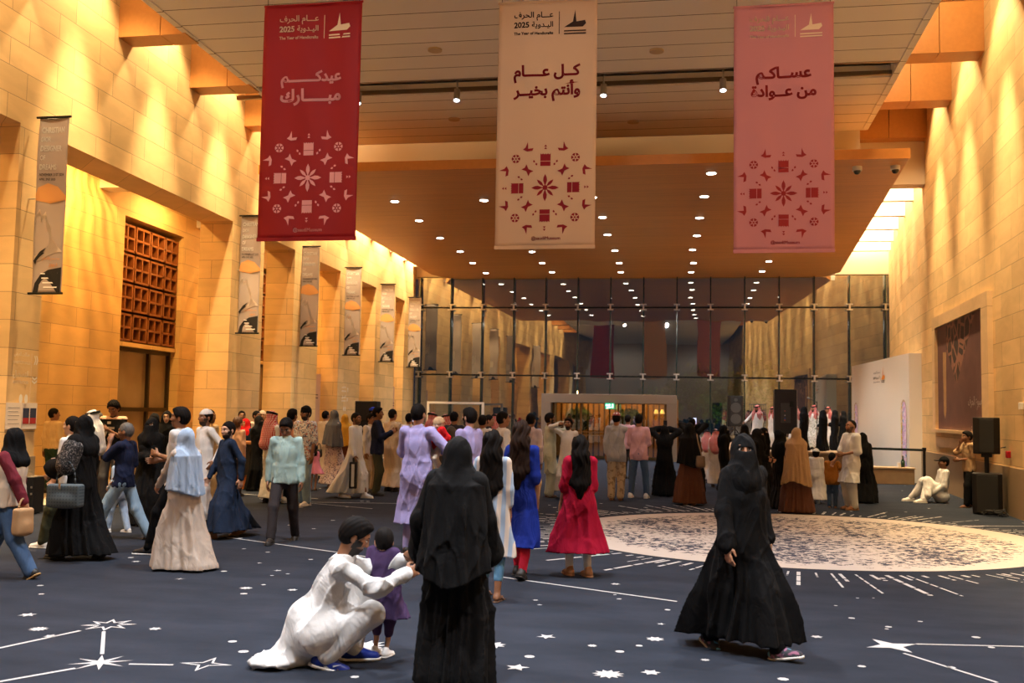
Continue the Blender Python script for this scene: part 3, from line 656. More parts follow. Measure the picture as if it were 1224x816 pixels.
# ------------------------------------------------------------------ floor: navy carpet with woven stars, lines and the great speckled disc
def carpet():
    m, nt, b = nodes('carpet_navy'); ge = N(nt, 'ShaderNodeNewGeometry')
    n1 = N(nt, 'ShaderNodeTexNoise', i_Scale=1.1, i_Detail=6., i_Roughness=.65); st = N(nt, 'ShaderNodeVectorMath', operation='MULTIPLY'); st.inputs[1].default_value = (1.,2.2,1.); nt.links.new(ge.outputs['Position'], st.inputs[0]); nt.links.new(st.outputs[0], n1.inputs['Vector'])
    n2 = N(nt, 'ShaderNodeTexNoise', i_Scale=160., i_Detail=2.); nt.links.new(ge.outputs['Position'], n2.inputs['Vector'])
    c = mixc(nt, math_(nt, 'MULTIPLY', math_(nt, 'SUBTRACT', n1.outputs['Fac'], .25), 1.6), (.013,.0165,.024), (.029,.035,.051))
    nt.links.new(c, b.inputs['Base Color']); b.inputs['Roughness'].default_value = .95; b.inputs['Specular IOR Level'].default_value = .1
    bp = N(nt, 'ShaderNodeBump', i_Strength=.4, i_Distance=.004); nt.links.new(n2.outputs['Fac'], bp.inputs['Height']); nt.links.new(bp.outputs[0], b.inputs['Normal']); return m
def disc_mat():
    m, nt, b = nodes('carpet_disc'); ge = N(nt, 'ShaderNodeNewGeometry'); st = N(nt, 'ShaderNodeVectorMath', operation='MULTIPLY'); st.inputs[1].default_value = (1.,1.,1.); nt.links.new(ge.outputs['Position'], st.inputs[0])
    n1 = N(nt, 'ShaderNodeTexNoise', i_Scale=9., i_Detail=3., i_Roughness=.7); n2 = N(nt, 'ShaderNodeTexNoise', i_Scale=1.1, i_Detail=2.)
    for n in (n1, n2): nt.links.new(st.outputs[0], n.inputs['Vector'])
    dv = N(nt, 'ShaderNodeVectorMath', operation='DISTANCE'); dv.inputs[1].default_value = (1.6,14.9,0); nt.links.new(ge.outputs['Position'], dv.inputs[0])
    edge = N(nt, 'ShaderNodeMapRange'); nt.links.new(dv.outputs['Value'], edge.inputs['Value']); edge.inputs['From Min'].default_value = 2.75; edge.inputs['From Max'].default_value = 3.25; edge.inputs['To Max'].default_value = .3
    v = math_(nt, 'SUBTRACT', math_(nt, 'ADD', n1.outputs['Fac'], math_(nt, 'MULTIPLY', math_(nt, 'SUBTRACT', n2.outputs['Fac'], .5), -.35)), edge.outputs[0])
    mr = N(nt, 'ShaderNodeMapRange'); nt.links.new(v, mr.inputs['Value']); mr.inputs['From Min'].default_value = .5; mr.inputs['From Max'].default_value = .54
    nt.links.new(mixc(nt, mr.outputs[0], (.46,.4,.35), (.05,.052,.07)), b.inputs['Base Color']); b.inputs['Roughness'].default_value = .95; b.inputs['Specular IOR Level'].default_value = .1; return m
CREAMY = M('carpet_cream', (.46,.45,.44), .95, bump=.3, bscale=150)
fl = MB(); fl.recalc = False
fl.poly([(-10.6,-16,0),(9,-16,0),(9,GY,0),(-10.6,GY,0)], 0)
fl.poly([(-15,-16,0),(-10.6,-16,0),(-10.6,GY,0),(-15,GY,0)], 3)
zq = .004
DC = (1.6, 14.9)
fl.poly([(DC[0]+r*math.cos(a), DC[1]+r*math.sin(a), zq) for a, r in [(2*math.pi*i/96, 3.32+.12*math.sin(a0*2+.9)) for i, a0 in enumerate(np.linspace(0,2*math.pi,97)[:-1])]], 2)
rnd = random.Random(4)
def strip(p, q, w0, w1=None, mi=1):
    p, q = V(*p), V(*q); d = unit(q-p); n = V(-d[1], d[0]); w1 = w0 if w1 is None else w1
    fl.poly([(*(p-n*w0/2), zq), (*(q-n*w1/2), zq), (*(q+n*w1/2), zq), (*(p+n*w0/2), zq)], mi)
for i in range(150):                                 # rays round the disc
    a = 2*math.pi*(i+rnd.uniform(-.3,.3))/150; r0 = 3.5; L = rnd.choice((.12,.3,.5,.9,1.2)); k = 0.; w = rnd.uniform(.018,.05)
    while k < L:
        g_ = rnd.uniform(.12,.4); d = V(math.cos(a), math.sin(a)); c0 = V(*DC)
        strip(c0+d*(r0+k), c0+d*(r0+min(k+g_, L)), w); k += g_+.05
def star(cx, cy, R, r, n=5, rot=0., sx=1., outline=False):
    P = [(cx+sx*(R if i%2 == 0 else r)*math.cos(rot+math.pi*i/n), cy+(R if i%2 == 0 else r)*math.sin(rot+math.pi*i/n), zq) for i in range(2*n)]
    if not outline: fl.poly(P, 1)
    else:
        Q = [(cx+(p[0]-cx)*.7, cy+(p[1]-cy)*.7, zq) for p in P]
        for i in range(2*n): fl.poly([P[i], P[(i+1)%(2*n)], Q[(i+1)%(2*n)], Q[i]], 1)
def gp(u, v): return ground(u, v)
for (u, v, R, n, o, rr) in [(130,747,.37,8,1,.45),(120,792,.36,8,0,.25),(246,794,.32,4,1,.3),(1066,772,.4,4,0,.35),(653,761,.14,5,0,.4),(588,771,.19,9,0,.6),(618,798,.15,5,0,.45),(727,806,.19,11,0,.6),
        (778,804,.12,6,0,.55),(783,764,.13,8,0,.6),(790,746,.07,5,0,.4),(708,772,.07,8,0,.6),(741,779,.06,10,0,.85),(633,785,.07,10,0,.8),(294,703,.12,9,0,.55),(33,735,.13,6,0,.45),(46,752,.13,12,0,.6),
        (215,692,.1,6,0,.2),(48,700,.06,8,0,.7),(278,767,.06,10,0,.85),(291,779,.07,10,0,.8),(764,772,.05,8,0,.8),(798,729,.05,8,0,.8),(740,716,.045,8,0,.8),(735,711,.03,8,0,.9),(645,723,.05,7,0,.5),
        (843,789,.06,8,0,.7),(936,812,.07,8,0,.8),(1137,798,.06,8,0,.8),(1185,774,.05,8,0,.8),(1100,743,.04,8,0,.9),(999,724,.03,8,0,.9),(1025,715,.03,8,0,.9),(1044,715,.025,8,0,.9),(1060,752,.03,8,0,.9),
        (437,772,.3,10,0,.5),(332,682,.09,5,0,.4),(310,673,.06,5,0,.4),(325,688,.05,6,0,.5),(315,699,.05,6,0,.6),(344,686,.05,6,0,.5),(398,622,.08,6,0,.6),(375,632,.07,6,0,.6),(320,660,.06,6,0,.6)]:
    x, y = gp(u, v); star(x, y, R*.56, R*.56*rr, n, rnd.uniform(0,1), 1., bool(o))
for i in range(230):
    x, y = rnd.uniform(-10,6.5), rnd.uniform(5.2,34)
    if math.hypot(x-DC[0], y-DC[1]) < 3.7: continue
    star(x, y, rnd.choice((.02,.025,.035,.05)), .03, 6, rnd.random())
for (a, b, w) in [((-6,776),(96,754),.03),((-6,816),(90,799),.03),((124,755),(122,782),.025),((154,794),(207,795),.025),((1095,770),(1224,773),.025),((1080,781),(1192,816),.025),((270,642),(395,659),.035),
                  ((395,659),(480,672),.03),((601,690),(809,719),.035),((310,596),(445,608),.03),((160,604),(300,616),.03),((298,794),(330,788),.03),((360,600),(640,604),.04),((1095,628),(1224,629),.03),((250,588),(380,596),.05)]:
    strip(gp(*a), gp(*b), w)
floor = struct(fl.build('floor', [carpet(), CREAMY, disc_mat(), M('corridor_terrazzo', (.45,.4,.33), .5, bump=0, var=.5, bscale=14)]))
# ------------------------------------------------------------------ left side: lintel wall on pillars, corridor behind
LZ = 5.93; PD = .8
PILLARS = [(-14,-11.2),(-4.5,-2.6),(4.2,6.2),(13.31,14.05),(21.06,22.94),(25.06,27.07),(29.02,31.3),(33.01,35.64),(37.04,GY)]
def along(f, y0, y1, d0, d1, n=1):                   # plan outline of a slab that follows a wall face f between offsets d0 and d1
    ys = np.linspace(y0, y1, n+1); return [(f(y)+d0, y) for y in ys]+[(f(y)+d1, y) for y in ys[::-1]]
struct(MB().hexa(along(lw,-16,GY,0,-PD), LZ, 10.8).build('wall_left', STONE))
for a, b in PILLARS:
    p = struct(MB().hexa(along(lw,a,b,0,-PD), .0, LZ).build('pillar', STONE))
    struct(MB().hexa([(lw(a)+.025,a-.025),(lw(b)+.025,b+.02),(lw(b)-PD-.02,b+.02),(lw(a)-PD-.02,a-.025)], 0, .88).build('plinth', GRANITE, p, bevel=.008))
KW = 2.8                                             # corridor wall behind, with lattice windows set into it
LAT = [(21.25,24.2),(29.3,31.7),(12.6,15.6)]
bw = MB(); y = -16.
for a, b in sorted(LAT):
    bw.hexa(along(lw,y,a,-KW,-KW-.9), 0, 7.6); bw.hexa(along(lw,a,b,-KW,-KW-.9), 6.16, 7.6); y = b
bw.hexa(along(lw,y,GY,-KW,-KW-.9), 0, 7.6)
bwo = struct(bw.build('wall_corridor', STONE_B)); 
struct(MB().hexa(along(lw,-16,GY,-PD+.01,-KW-.9), 7.6, 7.8).build('ceiling_corridor', CREAM))
for Y in (20.1, 24.9, 28.6): struct(MB().hexa(along(lw,Y,Y+.45,-PD,-KW), 6.55, 6.95).build('trim_1', WHITEP))
LATW = M('lattice_wood', (.25,.085,.022), .55, bump=.05, bscale=30, var=.2); GLD = M('dark_glazing', (.3,.22,.13), .1, 0, .5, var=.3, bscale=1.5)
for i, (a, b) in enumerate(LAT):
    X = lambda y: lw(y)-KW-.12
    w = empty('window_%d' % (i+1), (X(a), a, 3.2)); struct(w)
    inv = V(X(a), a, 3.2)
    bb = MB().hexa([(p[0]-inv[0], p[1]-inv[1]) for p in along(lw,a,b,-KW-.5,-KW-.56)], 0, 2.96).build('backing', M('lattice_shade',(.05,.02,.01),.8), w)
    for c in range(4):
        for r in range(4):
            y0 = a+(b-a)*(c+.02)/4; y1 = a+(b-a)*(c+.96)/4; z0 = 2.85*r/4+.03; z1 = 2.85*(r+1)/4-.03; pn = MB()
            o = lambda y: (X(y)-inv[0], y-inv[1])
            fw = .05
            def bar(ya, yb, za, zb):
                pn.hexa([(o(ya)[0], o(ya)[1]), (o(yb)[0], o(yb)[1]), (o(yb)[0]-.28, o(yb)[1]), (o(ya)[0]-.28, o(ya)[1])], za, zb)
            bar(y0, y0+fw, z0, z1); bar(y1-fw, y1, z0, z1); bar(y0, y1, z0, z0+fw); bar(y0, y1, z1-fw, z1)
            ym = (y0+y1)/2; zm = (z0+z1)/2; bar(ym-.024, ym+.024, z0, z1); bar(y0, y1, zm-.024, zm+.024)
            pn.build('lattice_panel', LATW, w)
    d = empty('door_%d' % (i+1), (X(a), a, 0)); struct(d)
    MB().hexa([(p[0]-inv[0], p[1]-inv[1]) for p in along(lw,a,b,-KW-.32,-KW-.36)], 0, 3.1).build('glass_pane', GLD, d)
    fr = MB()
    for y0, y1, z0, z1 in ((a,a+.09,0,3.1),(b-.09,b,0,3.1),(a+(b-a)*.62,a+(b-a)*.62+.09,0,3.1),(a,b,3.0,3.15),(a,b,1.55,1.65)):
        fr.hexa([(p[0]-inv[0], p[1]-inv[1]) for p in along(lw,y0,y1,-KW-.24,-KW-.33)], z0, z1)
    fr.build('frame', M('bronze_frame',(.05,.035,.02),.4,.5), d)
    struct(MB().hexa(along(lw,a,b,-KW-.1,-KW-.75), 3.1, 3.2).build('lintel', STONE_B, bwo))
# ------------------------------------------------------------------ right wall, its plinth
YR = list(np.linspace(-16, 26, 8))+list(np.linspace(27, GY, 12))
def along_r(y0, y1, d0, d1, n=12):
    ys = np.linspace(y0, y1, n+1); return [(rw(y)+d0, y) for y in ys][::-1]+[(rw(y)+d1, y) for y in ys]
w = MB()
for a, b in zip(YR[:-1], YR[1:]): w.hexa(along_r(a, b, 0, .8, 1), 0, 10.8)
struct(w.build('wall_right', stone_mat('limestone_right', (.68,.46,.21), row=.45, bl=1.3)))
w = MB()
for a, b in zip(YR[:-1], YR[1:]): w.hexa(along_r(a, b, -.03, .1, 1), 0, .87)
struct(w.build('baseboard_right', GRANITE))
struct(MB().box(-15, 9, -16.6, -16, 0, 10.8).build('wall_back', M('back_plaster',(.62,.52,.42),.8)))
struct(MB().box(-15, 9.5, -16.6, GY+.4, 10.8, 11.1).build('roof_slab', M('roof_plaster',(.5,.36,.2),.8)))
# ------------------------------------------------------------------ panelled ceiling with a lamp track, beams in the slots
def cl(Y): return -8.42-.025*Y
def cr(Y): return 3.62+.019*Y
CE = 23.4
cb = MB()
for y0, y1 in ((-16,4.0),(4.25,18.95),(19.85,CE)):
    cb.hexa([(cl(y0),y0),(cr(y0),y0),(cr(y1),y1),(cl(y1),y1)], 8.3, 8.55)
cb.hexa([(cl(-16),-16),(cr(-16),-16),(cr(CE),CE),(cl(CE),CE)], 8.75, 8.95)
for d0, d1, f in ((0,.12,cl),(-.12,0,cr)):
    cb.hexa([(f(-16)+d0,-16),(f(-16)+d1,-16),(f(CE)+d1,CE),(f(CE)+d0,CE)], 8.28, 9.0)
cb.hexa([(cl(CE),CE-.02),(cr(CE),CE-.02),(cr(CE),CE+.1),(cl(CE),CE+.1)], 8.3, 9.)
struct(cb.build('ceiling', PANEL))
trk = MB()
for y in (19.05, 19.75): trk.box(-9.6, 3.9, y-.03, y+.03, 8.32, 8.4)
struct(trk.build('trim_2', M('track_bronze',(.2,.16,.12),.35,.7)))
for i, (x, y) in enumerate(((-6.75,19.45),(-4.66,19.5),(-1.66,19.55),(.68,19.5))):
    s_ = empty('track_spotlight', (x, y, 8.3), ('track spotlight on the ceiling beside the red banner','track spotlight on the ceiling midway between the red and cream banners','track spotlight on the ceiling right beside the cream banner','track spotlight on the ceiling beside the pink banner')[i], 'spotlight', 'ceiling track spotlights')
    MB().cyl((0,0,.45),(0,0,-.05),.02).build('stem', STEEL, s_); MB().cyl((0,0,-.03),(0,-.04,-.26),.065).build('lamp_can', M('can_grey',(.3,.27,.24),.4), s_)
    MB().cyl((0,-.04,-.262),(0,-.042,-.272),.055).build('lens', M('lamp_glow',(1,1,1),.5,emit=(.85,.92,1),es=14), s_)
for i, (x, y) in enumerate(((-4.57,17.3),(-5.21,21.57),(-.56,17.85),(-1.21,22.22))):
    tag(MB().cyl((x,y,8.305),(x,y,8.27),.13,20).build('smoke_detector', M('detector',(.5,.4,.27),.6)), ('round ceiling detector between the red and cream banners, nearer one','round ceiling detector between the red and cream banners, above the canopy edge','round ceiling detector between the cream and pink banners, nearer one','round ceiling detector between the cream and pink banners, above the canopy edge')[i], 'detector', 'ceiling detectors')
for Y in LEFT_BEAMS:
    xm = lw(Y)*.35+cl(Y)*.65; struct(MB().hexa([(lw(Y)-.1,Y),(xm,Y),(xm,Y+.5),(lw(Y)-.1,Y+.5)], 8.26, 10.9).hexa([(xm+.015,Y),(cl(Y)+.06,Y),(cl(Y)+.06,Y+.5),(xm+.015,Y+.5)], 8.26, 10.9).build('beam', WOODB))
for Y in RIGHT_BEAMS:
    xm = cr(Y)*.47+rw(Y)*.53; struct(MB().hexa([(cr(Y)-.4,Y),(xm,Y),(xm,Y+.6),(cr(Y)-.4,Y+.6)], 9.05, 10.4).hexa([(xm+.015,Y),(rw(Y)+.1,Y),(rw(Y)+.1,Y+.6),(xm+.015,Y+.6)], 9.05, 10.4).build('beam', WOODB))
bh = MB()                                            # upper wall that closes the high ceiling above the canopy
bh.box(-9.3, 4.3, 25.9, 26.3, 7.3, 10.8); bh.box(-10.6, -9.3, 26.2, 26.6, 8.6, 10.8)
struct(bh.build('wall_upper', CREAM))
struct(MB().box(4.2, rw(27.5)+.1, 27.4, 27.9, 7.9, 10.8).build('wall_upper_right', CREAM))
for Y in (29.4, 31.4, 33.4, 35.4, 37.2):
    struct(MB().hexa([(4.3,Y),(rw(Y)+.1,Y),(rw(Y)+.1,Y+.22),(4.3,Y+.22)], 7.9-.02*(Y-29), 8.9).build('beam', WHITEP))
for Y in (29.1, 32.1, 34.6, 36.6, 38.2):
    struct(MB().hexa([(lw(Y)-.1,Y),(-9.6,Y),(-9.6,Y+.22),(lw(Y)-.1,Y+.22)], 7.45, 8.6).build('beam', WHITEP))
struct(MB().box(-11.5, 9, 27.9, GY, 9.9, 10.0).build('ceiling_slot', WHITEP))
# ------------------------------------------------------------------ timber canopy with downlights
CZ = 7.02
can = MB().hexa([(-9.62,21.05),(4.47,21.1),(5.52,37.6),(5.2,38.6),(4.6,GY+.3),(-9.2,GY+.3),(-9.85,37.6)], CZ, CZ+.2)
cano = struct(can.build('ceiling_canopy', WOOD))
fs_ = MB().hexa([(-9.63,21.0),(4.48,21.05),(4.48,21.1),(-9.63,21.05)], CZ-.02, CZ+.19); fs_.build('trim', M('fascia_wood',(.55,.22,.045),.45,var=.1,bscale=10), cano)
GLOW = M('downlight_glow', (1,1,1), .5, emit=(1,.93,.84), es=16)
for i, (x, y) in enumerate(CANOPY_LAMPS):
    d = empty('downlight', (x, y, CZ), 'round recessed downlight in the timber canopy', 'downlight', 'downlights in the timber canopy')
    MB().cyl((0,0,.02),(0,0,-.012),.13,16).build('trim_ring', STEEL, d); MB().cyl((0,0,-.01),(0,0,-.018),.1,16).build('lens', GLOW, d)
for i, (x, y) in enumerate(((3.55,21.75),(4.32,21.75))):
    d = empty('dome_camera', (x, y, CZ), ('white dome camera under the canopy edge, further from its corner','white dome camera right at the canopy corner')[i], 'camera', 'dome cameras on the canopy')
    MB().cyl((0,0,0),(0,0,-.09),.1,20).build('housing', M('cam_white',(.75,.72,.68),.4), d)
    v, f = sdf_mesh([EL((0,0,-.09),(.075,.075,.08))], .012); np_mesh('dome', v, f, M('cam_dome',(.01,.01,.012),.15,spec=.6), d)
struct(MB().box(-11.6, 9, GY, GY+.35, 7.06, 10.8).build('wall_front', CREAM))
# ------------------------------------------------------------------ glass front
def glass_mat():
    m = bpy.data.materials.new('night_glass'); m.use_nodes = True; nt = m.node_tree; nt.nodes.clear()
    out = N(nt, 'ShaderNodeOutputMaterial'); tr = N(nt, 'ShaderNodeBsdfTransparent'); tr.inputs[0].default_value = (.5,.62,.56,1); gl = N(nt, 'ShaderNodeBsdfGlossy'); gl.inputs['Roughness'].default_value = .01; gl.inputs[0].default_value = (.95,.95,.85,1)
    lwt = N(nt, 'ShaderNodeFresnel', i_IOR=1.75); fac = math_(nt, 'ADD', math_(nt, 'MULTIPLY', lwt.outputs[0], 1.3), .23); mx = N(nt, 'ShaderNodeMixShader')
    nz = N(nt, 'ShaderNodeTexNoise', i_Scale=.7, i_Detail=1.); ge = N(nt, 'ShaderNodeNewGeometry'); nt.links.new(ge.outputs['Position'], nz.inputs['Vector'])
    bp = N(nt, 'ShaderNodeBump', i_Strength=.12, i_Distance=.03); nt.links.new(nz.outputs['Fac'], bp.inputs['Height']); nt.links.new(bp.outputs[0], gl.inputs['Normal'])
    nt.links.new(fac, mx.inputs[0]); nt.links.new(tr.outputs[0], mx.inputs[1]); nt.links.new(gl.outputs[0], mx.inputs[2]); nt.links.new(mx.outputs[0], out.inputs[0]); return m
GLASS = glass_mat()
win = empty('window_front', (0, GY, 0)); struct(win)
XL, XR = -10.75, 7.5
gm = MB(); gm.recalc = False; gm.box(XL, XR, 0, .02, 0, 7.1, 1); gm.m[2] = 0
CLEAR = bpy.data.materials.new('clear_face'); CLEAR.use_nodes = True; CLEAR.node_tree.nodes.clear(); _o = N(CLEAR.node_tree, 'ShaderNodeOutputMaterial'); _t = N(CLEAR.node_tree, 'ShaderNodeBsdfTransparent'); CLEAR.node_tree.links.new(_t.outputs[0], _o.inputs[0])
gm.build('glass_pane', [GLASS, CLEAR], win)
fm = MB()
for z in (5.85, 3.16): fm.box(XL, XR, -.03, .05, z-.03, z+.03)
fm.build('transom', DARKM, win)
for k in range(15):
    x = -10.56+1.274*k
    MB().box(x-.02, x+.02, -.2, -.01, 0, 7.05).build('mullion_fin', M('fin_glass',(.02,.04,.035),.1,.2,.6), win)
    for z in (5.85, 3.16):
        q = MB()
        for sx in (-1,1):
            for sz in (-1,1): q.box(x+sx*.06-.055, x+sx*.06+.055, -.23, -.19, z+sz*.1-.022, z+sz*.1+.022)
        q.box(x-.03, x+.03, -.24, -.18, z-.12, z+.12); q.build('clamp', STEEL, win)
struct(MB().box(-30, 30, GY, 90, -.06, -.01).build('terrace_ground', M('terrace',(.12,.1,.08),.8)))
# ------------------------------------------------------------------ lettering
_AR = {}
for _c, _h, _n in [('ء',0xFE80,1),('أ',0xFE83,2),('ا',0xFE8D,2),('ب',0xFE8F,4),('ة',0xFE93,2),('ت',0xFE95,4),('ج',0xFE9D,4),('ح',0xFEA1,4),('خ',0xFEA5,4),('د',0xFEA9,2),('ر',0xFEAD,2),('ز',0xFEAF,2),('س',0xFEB1,4),
                   ('ش',0xFEB5,4),('ص',0xFEB9,4),('ض',0xFEBD,4),('ط',0xFEC1,4),('ع',0xFEC9,4),('غ',0xFECD,4),('ف',0xFED1,4),('ق',0xFED5,4),('ك',0xFED9,4),('ل',0xFEDD,4),('م',0xFEE1,4),('ن',0xFEE5,4),('ه',0xFEE9,4),('و',0xFEED,2),('ى',0xFEEF,2),('ي',0xFEF1,4)]:
    _AR[_c] = (_h, _n)
def arabic(s):                                       # joined letter forms, written out from left to right
    o = []
    for i, c in enumerate(s):
        if c not in _AR: o.append(c); continue
        p = i > 0 and (s[i-1] == 'ـ' or (s[i-1] in _AR and _AR[s[i-1]][1] == 4)); q = i+1 < len(s) and (s[i+1] in _AR or s[i+1] == 'ـ'); h, n = _AR[c]
        q = q and n == 4; p = p and n > 1
        o.append(chr(h+(3 if p and q else 2 if q else 1 if p else 0)))
    return ''.join(o[::-1])
def text_mesh(s, size, bold=0., width=None):
    """flat letters in the xz plane, centred on 0, as (verts, faces)"""
    cu = bpy.data.curves.new('text', 'FONT'); cu.body = s; cu.size = size; cu.align_x = 'CENTER'; cu.align_y = 'CENTER'; cu.resolution_u = 4
    if bold: cu.bevel_depth = bold*size; cu.bevel_resolution = 0
    o = bpy.data.objects.new('text', cu); COL.objects.link(o); dg = bpy.context.evaluated_depsgraph_get(); me = bpy.data.meshes.new_from_object(o.evaluated_get(dg))
    v = np.array([tuple(p.co) for p in me.vertices]).reshape(-1,3); f = [tuple(p.vertices) for p in me.polygons]
    bpy.data.objects.remove(o); bpy.data.meshes.remove(me); bpy.data.curves.remove(cu)
    if len(v): v[:,0] -= (v[:,0].max()+v[:,0].min())/2; v[:,1] -= (v[:,1].max()+v[:,1].min())/2
    if width and len(v): k = width/(v[:,0].max()-v[:,0].min()); v[:,:2] *= k
    return np.c_[v[:,0], np.zeros(len(v)), v[:,1]], f
class Print:                                         # flat print that follows a cloth: shapes given in the cloth's own x, z
    def __init__(s): s.v, s.f = [], []
    def add(s, v, f, x=0, z=0, k=1., rot=0., flip=1):
        n = sum(len(a) for a in s.v); c, q = math.cos(rot), math.sin(rot); v = np.asarray(v, float)
        s.v.append(np.c_[x+k*(flip*v[:,0]*c-v[:,2]*q), np.zeros(len(v)), z+k*(flip*v[:,0]*q+v[:,2]*c)]); s.f += [tuple(i+n for i in p) for p in f]; return s
    def poly(s, pts, x=0, z=0, k=1., rot=0., flip=1): return s.add([(p[0],0,p[1]) for p in pts], [tuple(range(len(pts)))], x, z, k, rot, flip)
    def text(s, t, x, z, size, bold=0., width=None, left=None, tall=1.):
        v, f = text_mesh(t, size, bold, width); v[:,2] *= tall
        if left is not None and len(v): x = left-v[:,0].min()
        return s.add(v, f, x, z)
    def build(s, name, mat, parent, wave, off=.006):
        v = np.concatenate(s.v); v[:,1] = wave(v[:,0], v[:,2])-off
        me = bpy.data.meshes.new(name); me.from_pydata(v.tolist(), [], s.f); me.materials.append(mat); o = bpy.data.objects.new(name, me); COL.objects.link(o); o.parent = parent; return o
def sheet(w, h, wave, nx=24, nz=60, th=.004, edge=None):
    v, f = [], []
    for side in (0,1):
        for j in range(nz+1):
            for i in range(nx+1):
                x, z = (i/nx-.5)*w, (j/nz-.5)*h
                if edge: x = edge(x, z)
                v.append((x, wave(x, z)+side*th, z))
    n = (nx+1)*(nz+1)
    for j in range(nz):
        for i in range(nx):
            a = j*(nx+1)+i; f.append((a,a+1,a+nx+2,a+nx+1)); f.append((n+a,n+a+nx+1,n+a+nx+2,n+a+1))
    b = [i for i in range(nx+1)]+[j*(nx+1)+nx for j in range(1,nz+1)]+[nz*(nx+1)+i for i in range(nx-1,-1,-1)]+[j*(nx+1) for j in range(nz-1,0,-1)]
    for i, a in enumerate(b): c = b[(i+1)%len(b)]; f.append((c,a,n+a,n+c))
    return np.array(v), np.array(f)
# ------------------------------------------------------------------ the three hanging greeting banners
PETAL = [(0,.03),(.035,.14),(.03,.2),(0,.27),(-.03,.2),(-.035,.14)]
CASTLE = [(-.1,-.07),(.1,-.07),(.1,.08),(.07,.06),(.05,.08),(.02,.06),(0,.08),(-.02,.06),(-.05,.08),(-.07,.06),(-.1,.08)]
HOUR = [(-.07,.1),(0,.075),(.07,.1),(.03,0),(.07,-.1),(0,-.075),(-.07,-.1),(-.03,0)]
BIRD = [(-.1,-.02),(-.02,-.06),(.08,-.05),(.1,0),(.0,-.01),(-.01,.12),(-.05,.02)]
DOT = [(-.022,0),(0,.03),(.022,0),(0,-.03)]
TRI = [(-.028,-.015),(.028,-.015),(0,.025)]
def emblem(P, cx, cz, k):
    R = lambda r, a: (cx+k*r*math.sin(a), cz+k*r*math.cos(a))
    for i in range(8): P.poly([(x*(1.1 if i%2 == 0 else .85), z*(1. if i%2 == 0 else .85)) for x, z in PETAL], cx, cz, k, -i*math.pi/4)
    P.poly([(.05*math.cos(t), .05*math.sin(t)) for t in np.linspace(0,2*math.pi,13)[:-1]], cx, cz, k)
    for i in range(4):
        a = i*math.pi/2; x, z = R(.53, a); P.poly([(-.1,-.1),(.1,-.1),(.1,-.01),(-.1,-.01)], x, z, k, -a); P.poly([(p[0],p[1]+.07) for p in CASTLE], x, z, k, -a)
        for d in (0,.05): x, z = R(.78+d, a); P.poly(TRI, x, z, k, -a)
        a += math.pi/4; x, z = R(.5, a); P.poly(HOUR, x, z, k, -a)
        x, z = R(.83, a); rr = .085
        for q in range(6):
            t = q*math.pi/3; P.poly([(rr*.35*math.cos(t),rr*.35*math.sin(t)),(rr*math.cos(t-.45),rr*math.sin(t-.45)),(rr*1.02*math.cos(t),rr*1.02*math.sin(t)),(rr*math.cos(t+.45),rr*math.sin(t+.45))], x, z, k)
        P.poly([(.02*math.cos(t),.02*math.sin(t)) for t in np.linspace(0,6.28,7)[:-1]], x, z, k)
        for sg in (-1,1):
            b = i*math.pi/2+sg*.42
            for r in (.5,.57): x, z = R(r, i*math.pi/2+sg*.36+sg*(r-.5)*.6); P.poly(DOT, x, z, k, -b)
            x, z = R(.86, i*math.pi/2+sg*.41); P.poly(BIRD, x, z, k*1.05, -i*math.pi/2, -sg)
def logo(P, Q, x0, z, k):                            # small header: two Arabic lines, English line, rule and the building mark
    P.text(arabic('عـــام الحرف'), x0-.16*k, z+.075*k, .1*k, .018, .36*k); P.text(arabic('اليـدوية'), x0-.078*k, z-.01*k, .1*k, .018, .195*k); P.text('2025', x0-.27*k, z-.005*k, .1*k, .03, .14*k)
    P.text('The Year of Handicrafts', x0-.16*k, z-.085*k, .05*k, .03, .36*k)
    P.poly([(-.003,-.1),(.003,-.1),(.003,.11),(-.003,.11)], x0+.075*k, z, k)
    Q.poly([(-.1,-.05),(-.02,.0),(0,.11),(.012,.0),(.09,.01),(.1,-.02),(.07,-.05)], x0+.22*k, z+.01*k, k)
    for dz in (-.075,-.1): Q.poly([(-.1,dz-.006),(.1,dz-.006),(.1,dz+.006),(-.1,dz+.006)], x0+.22*k, z, k)
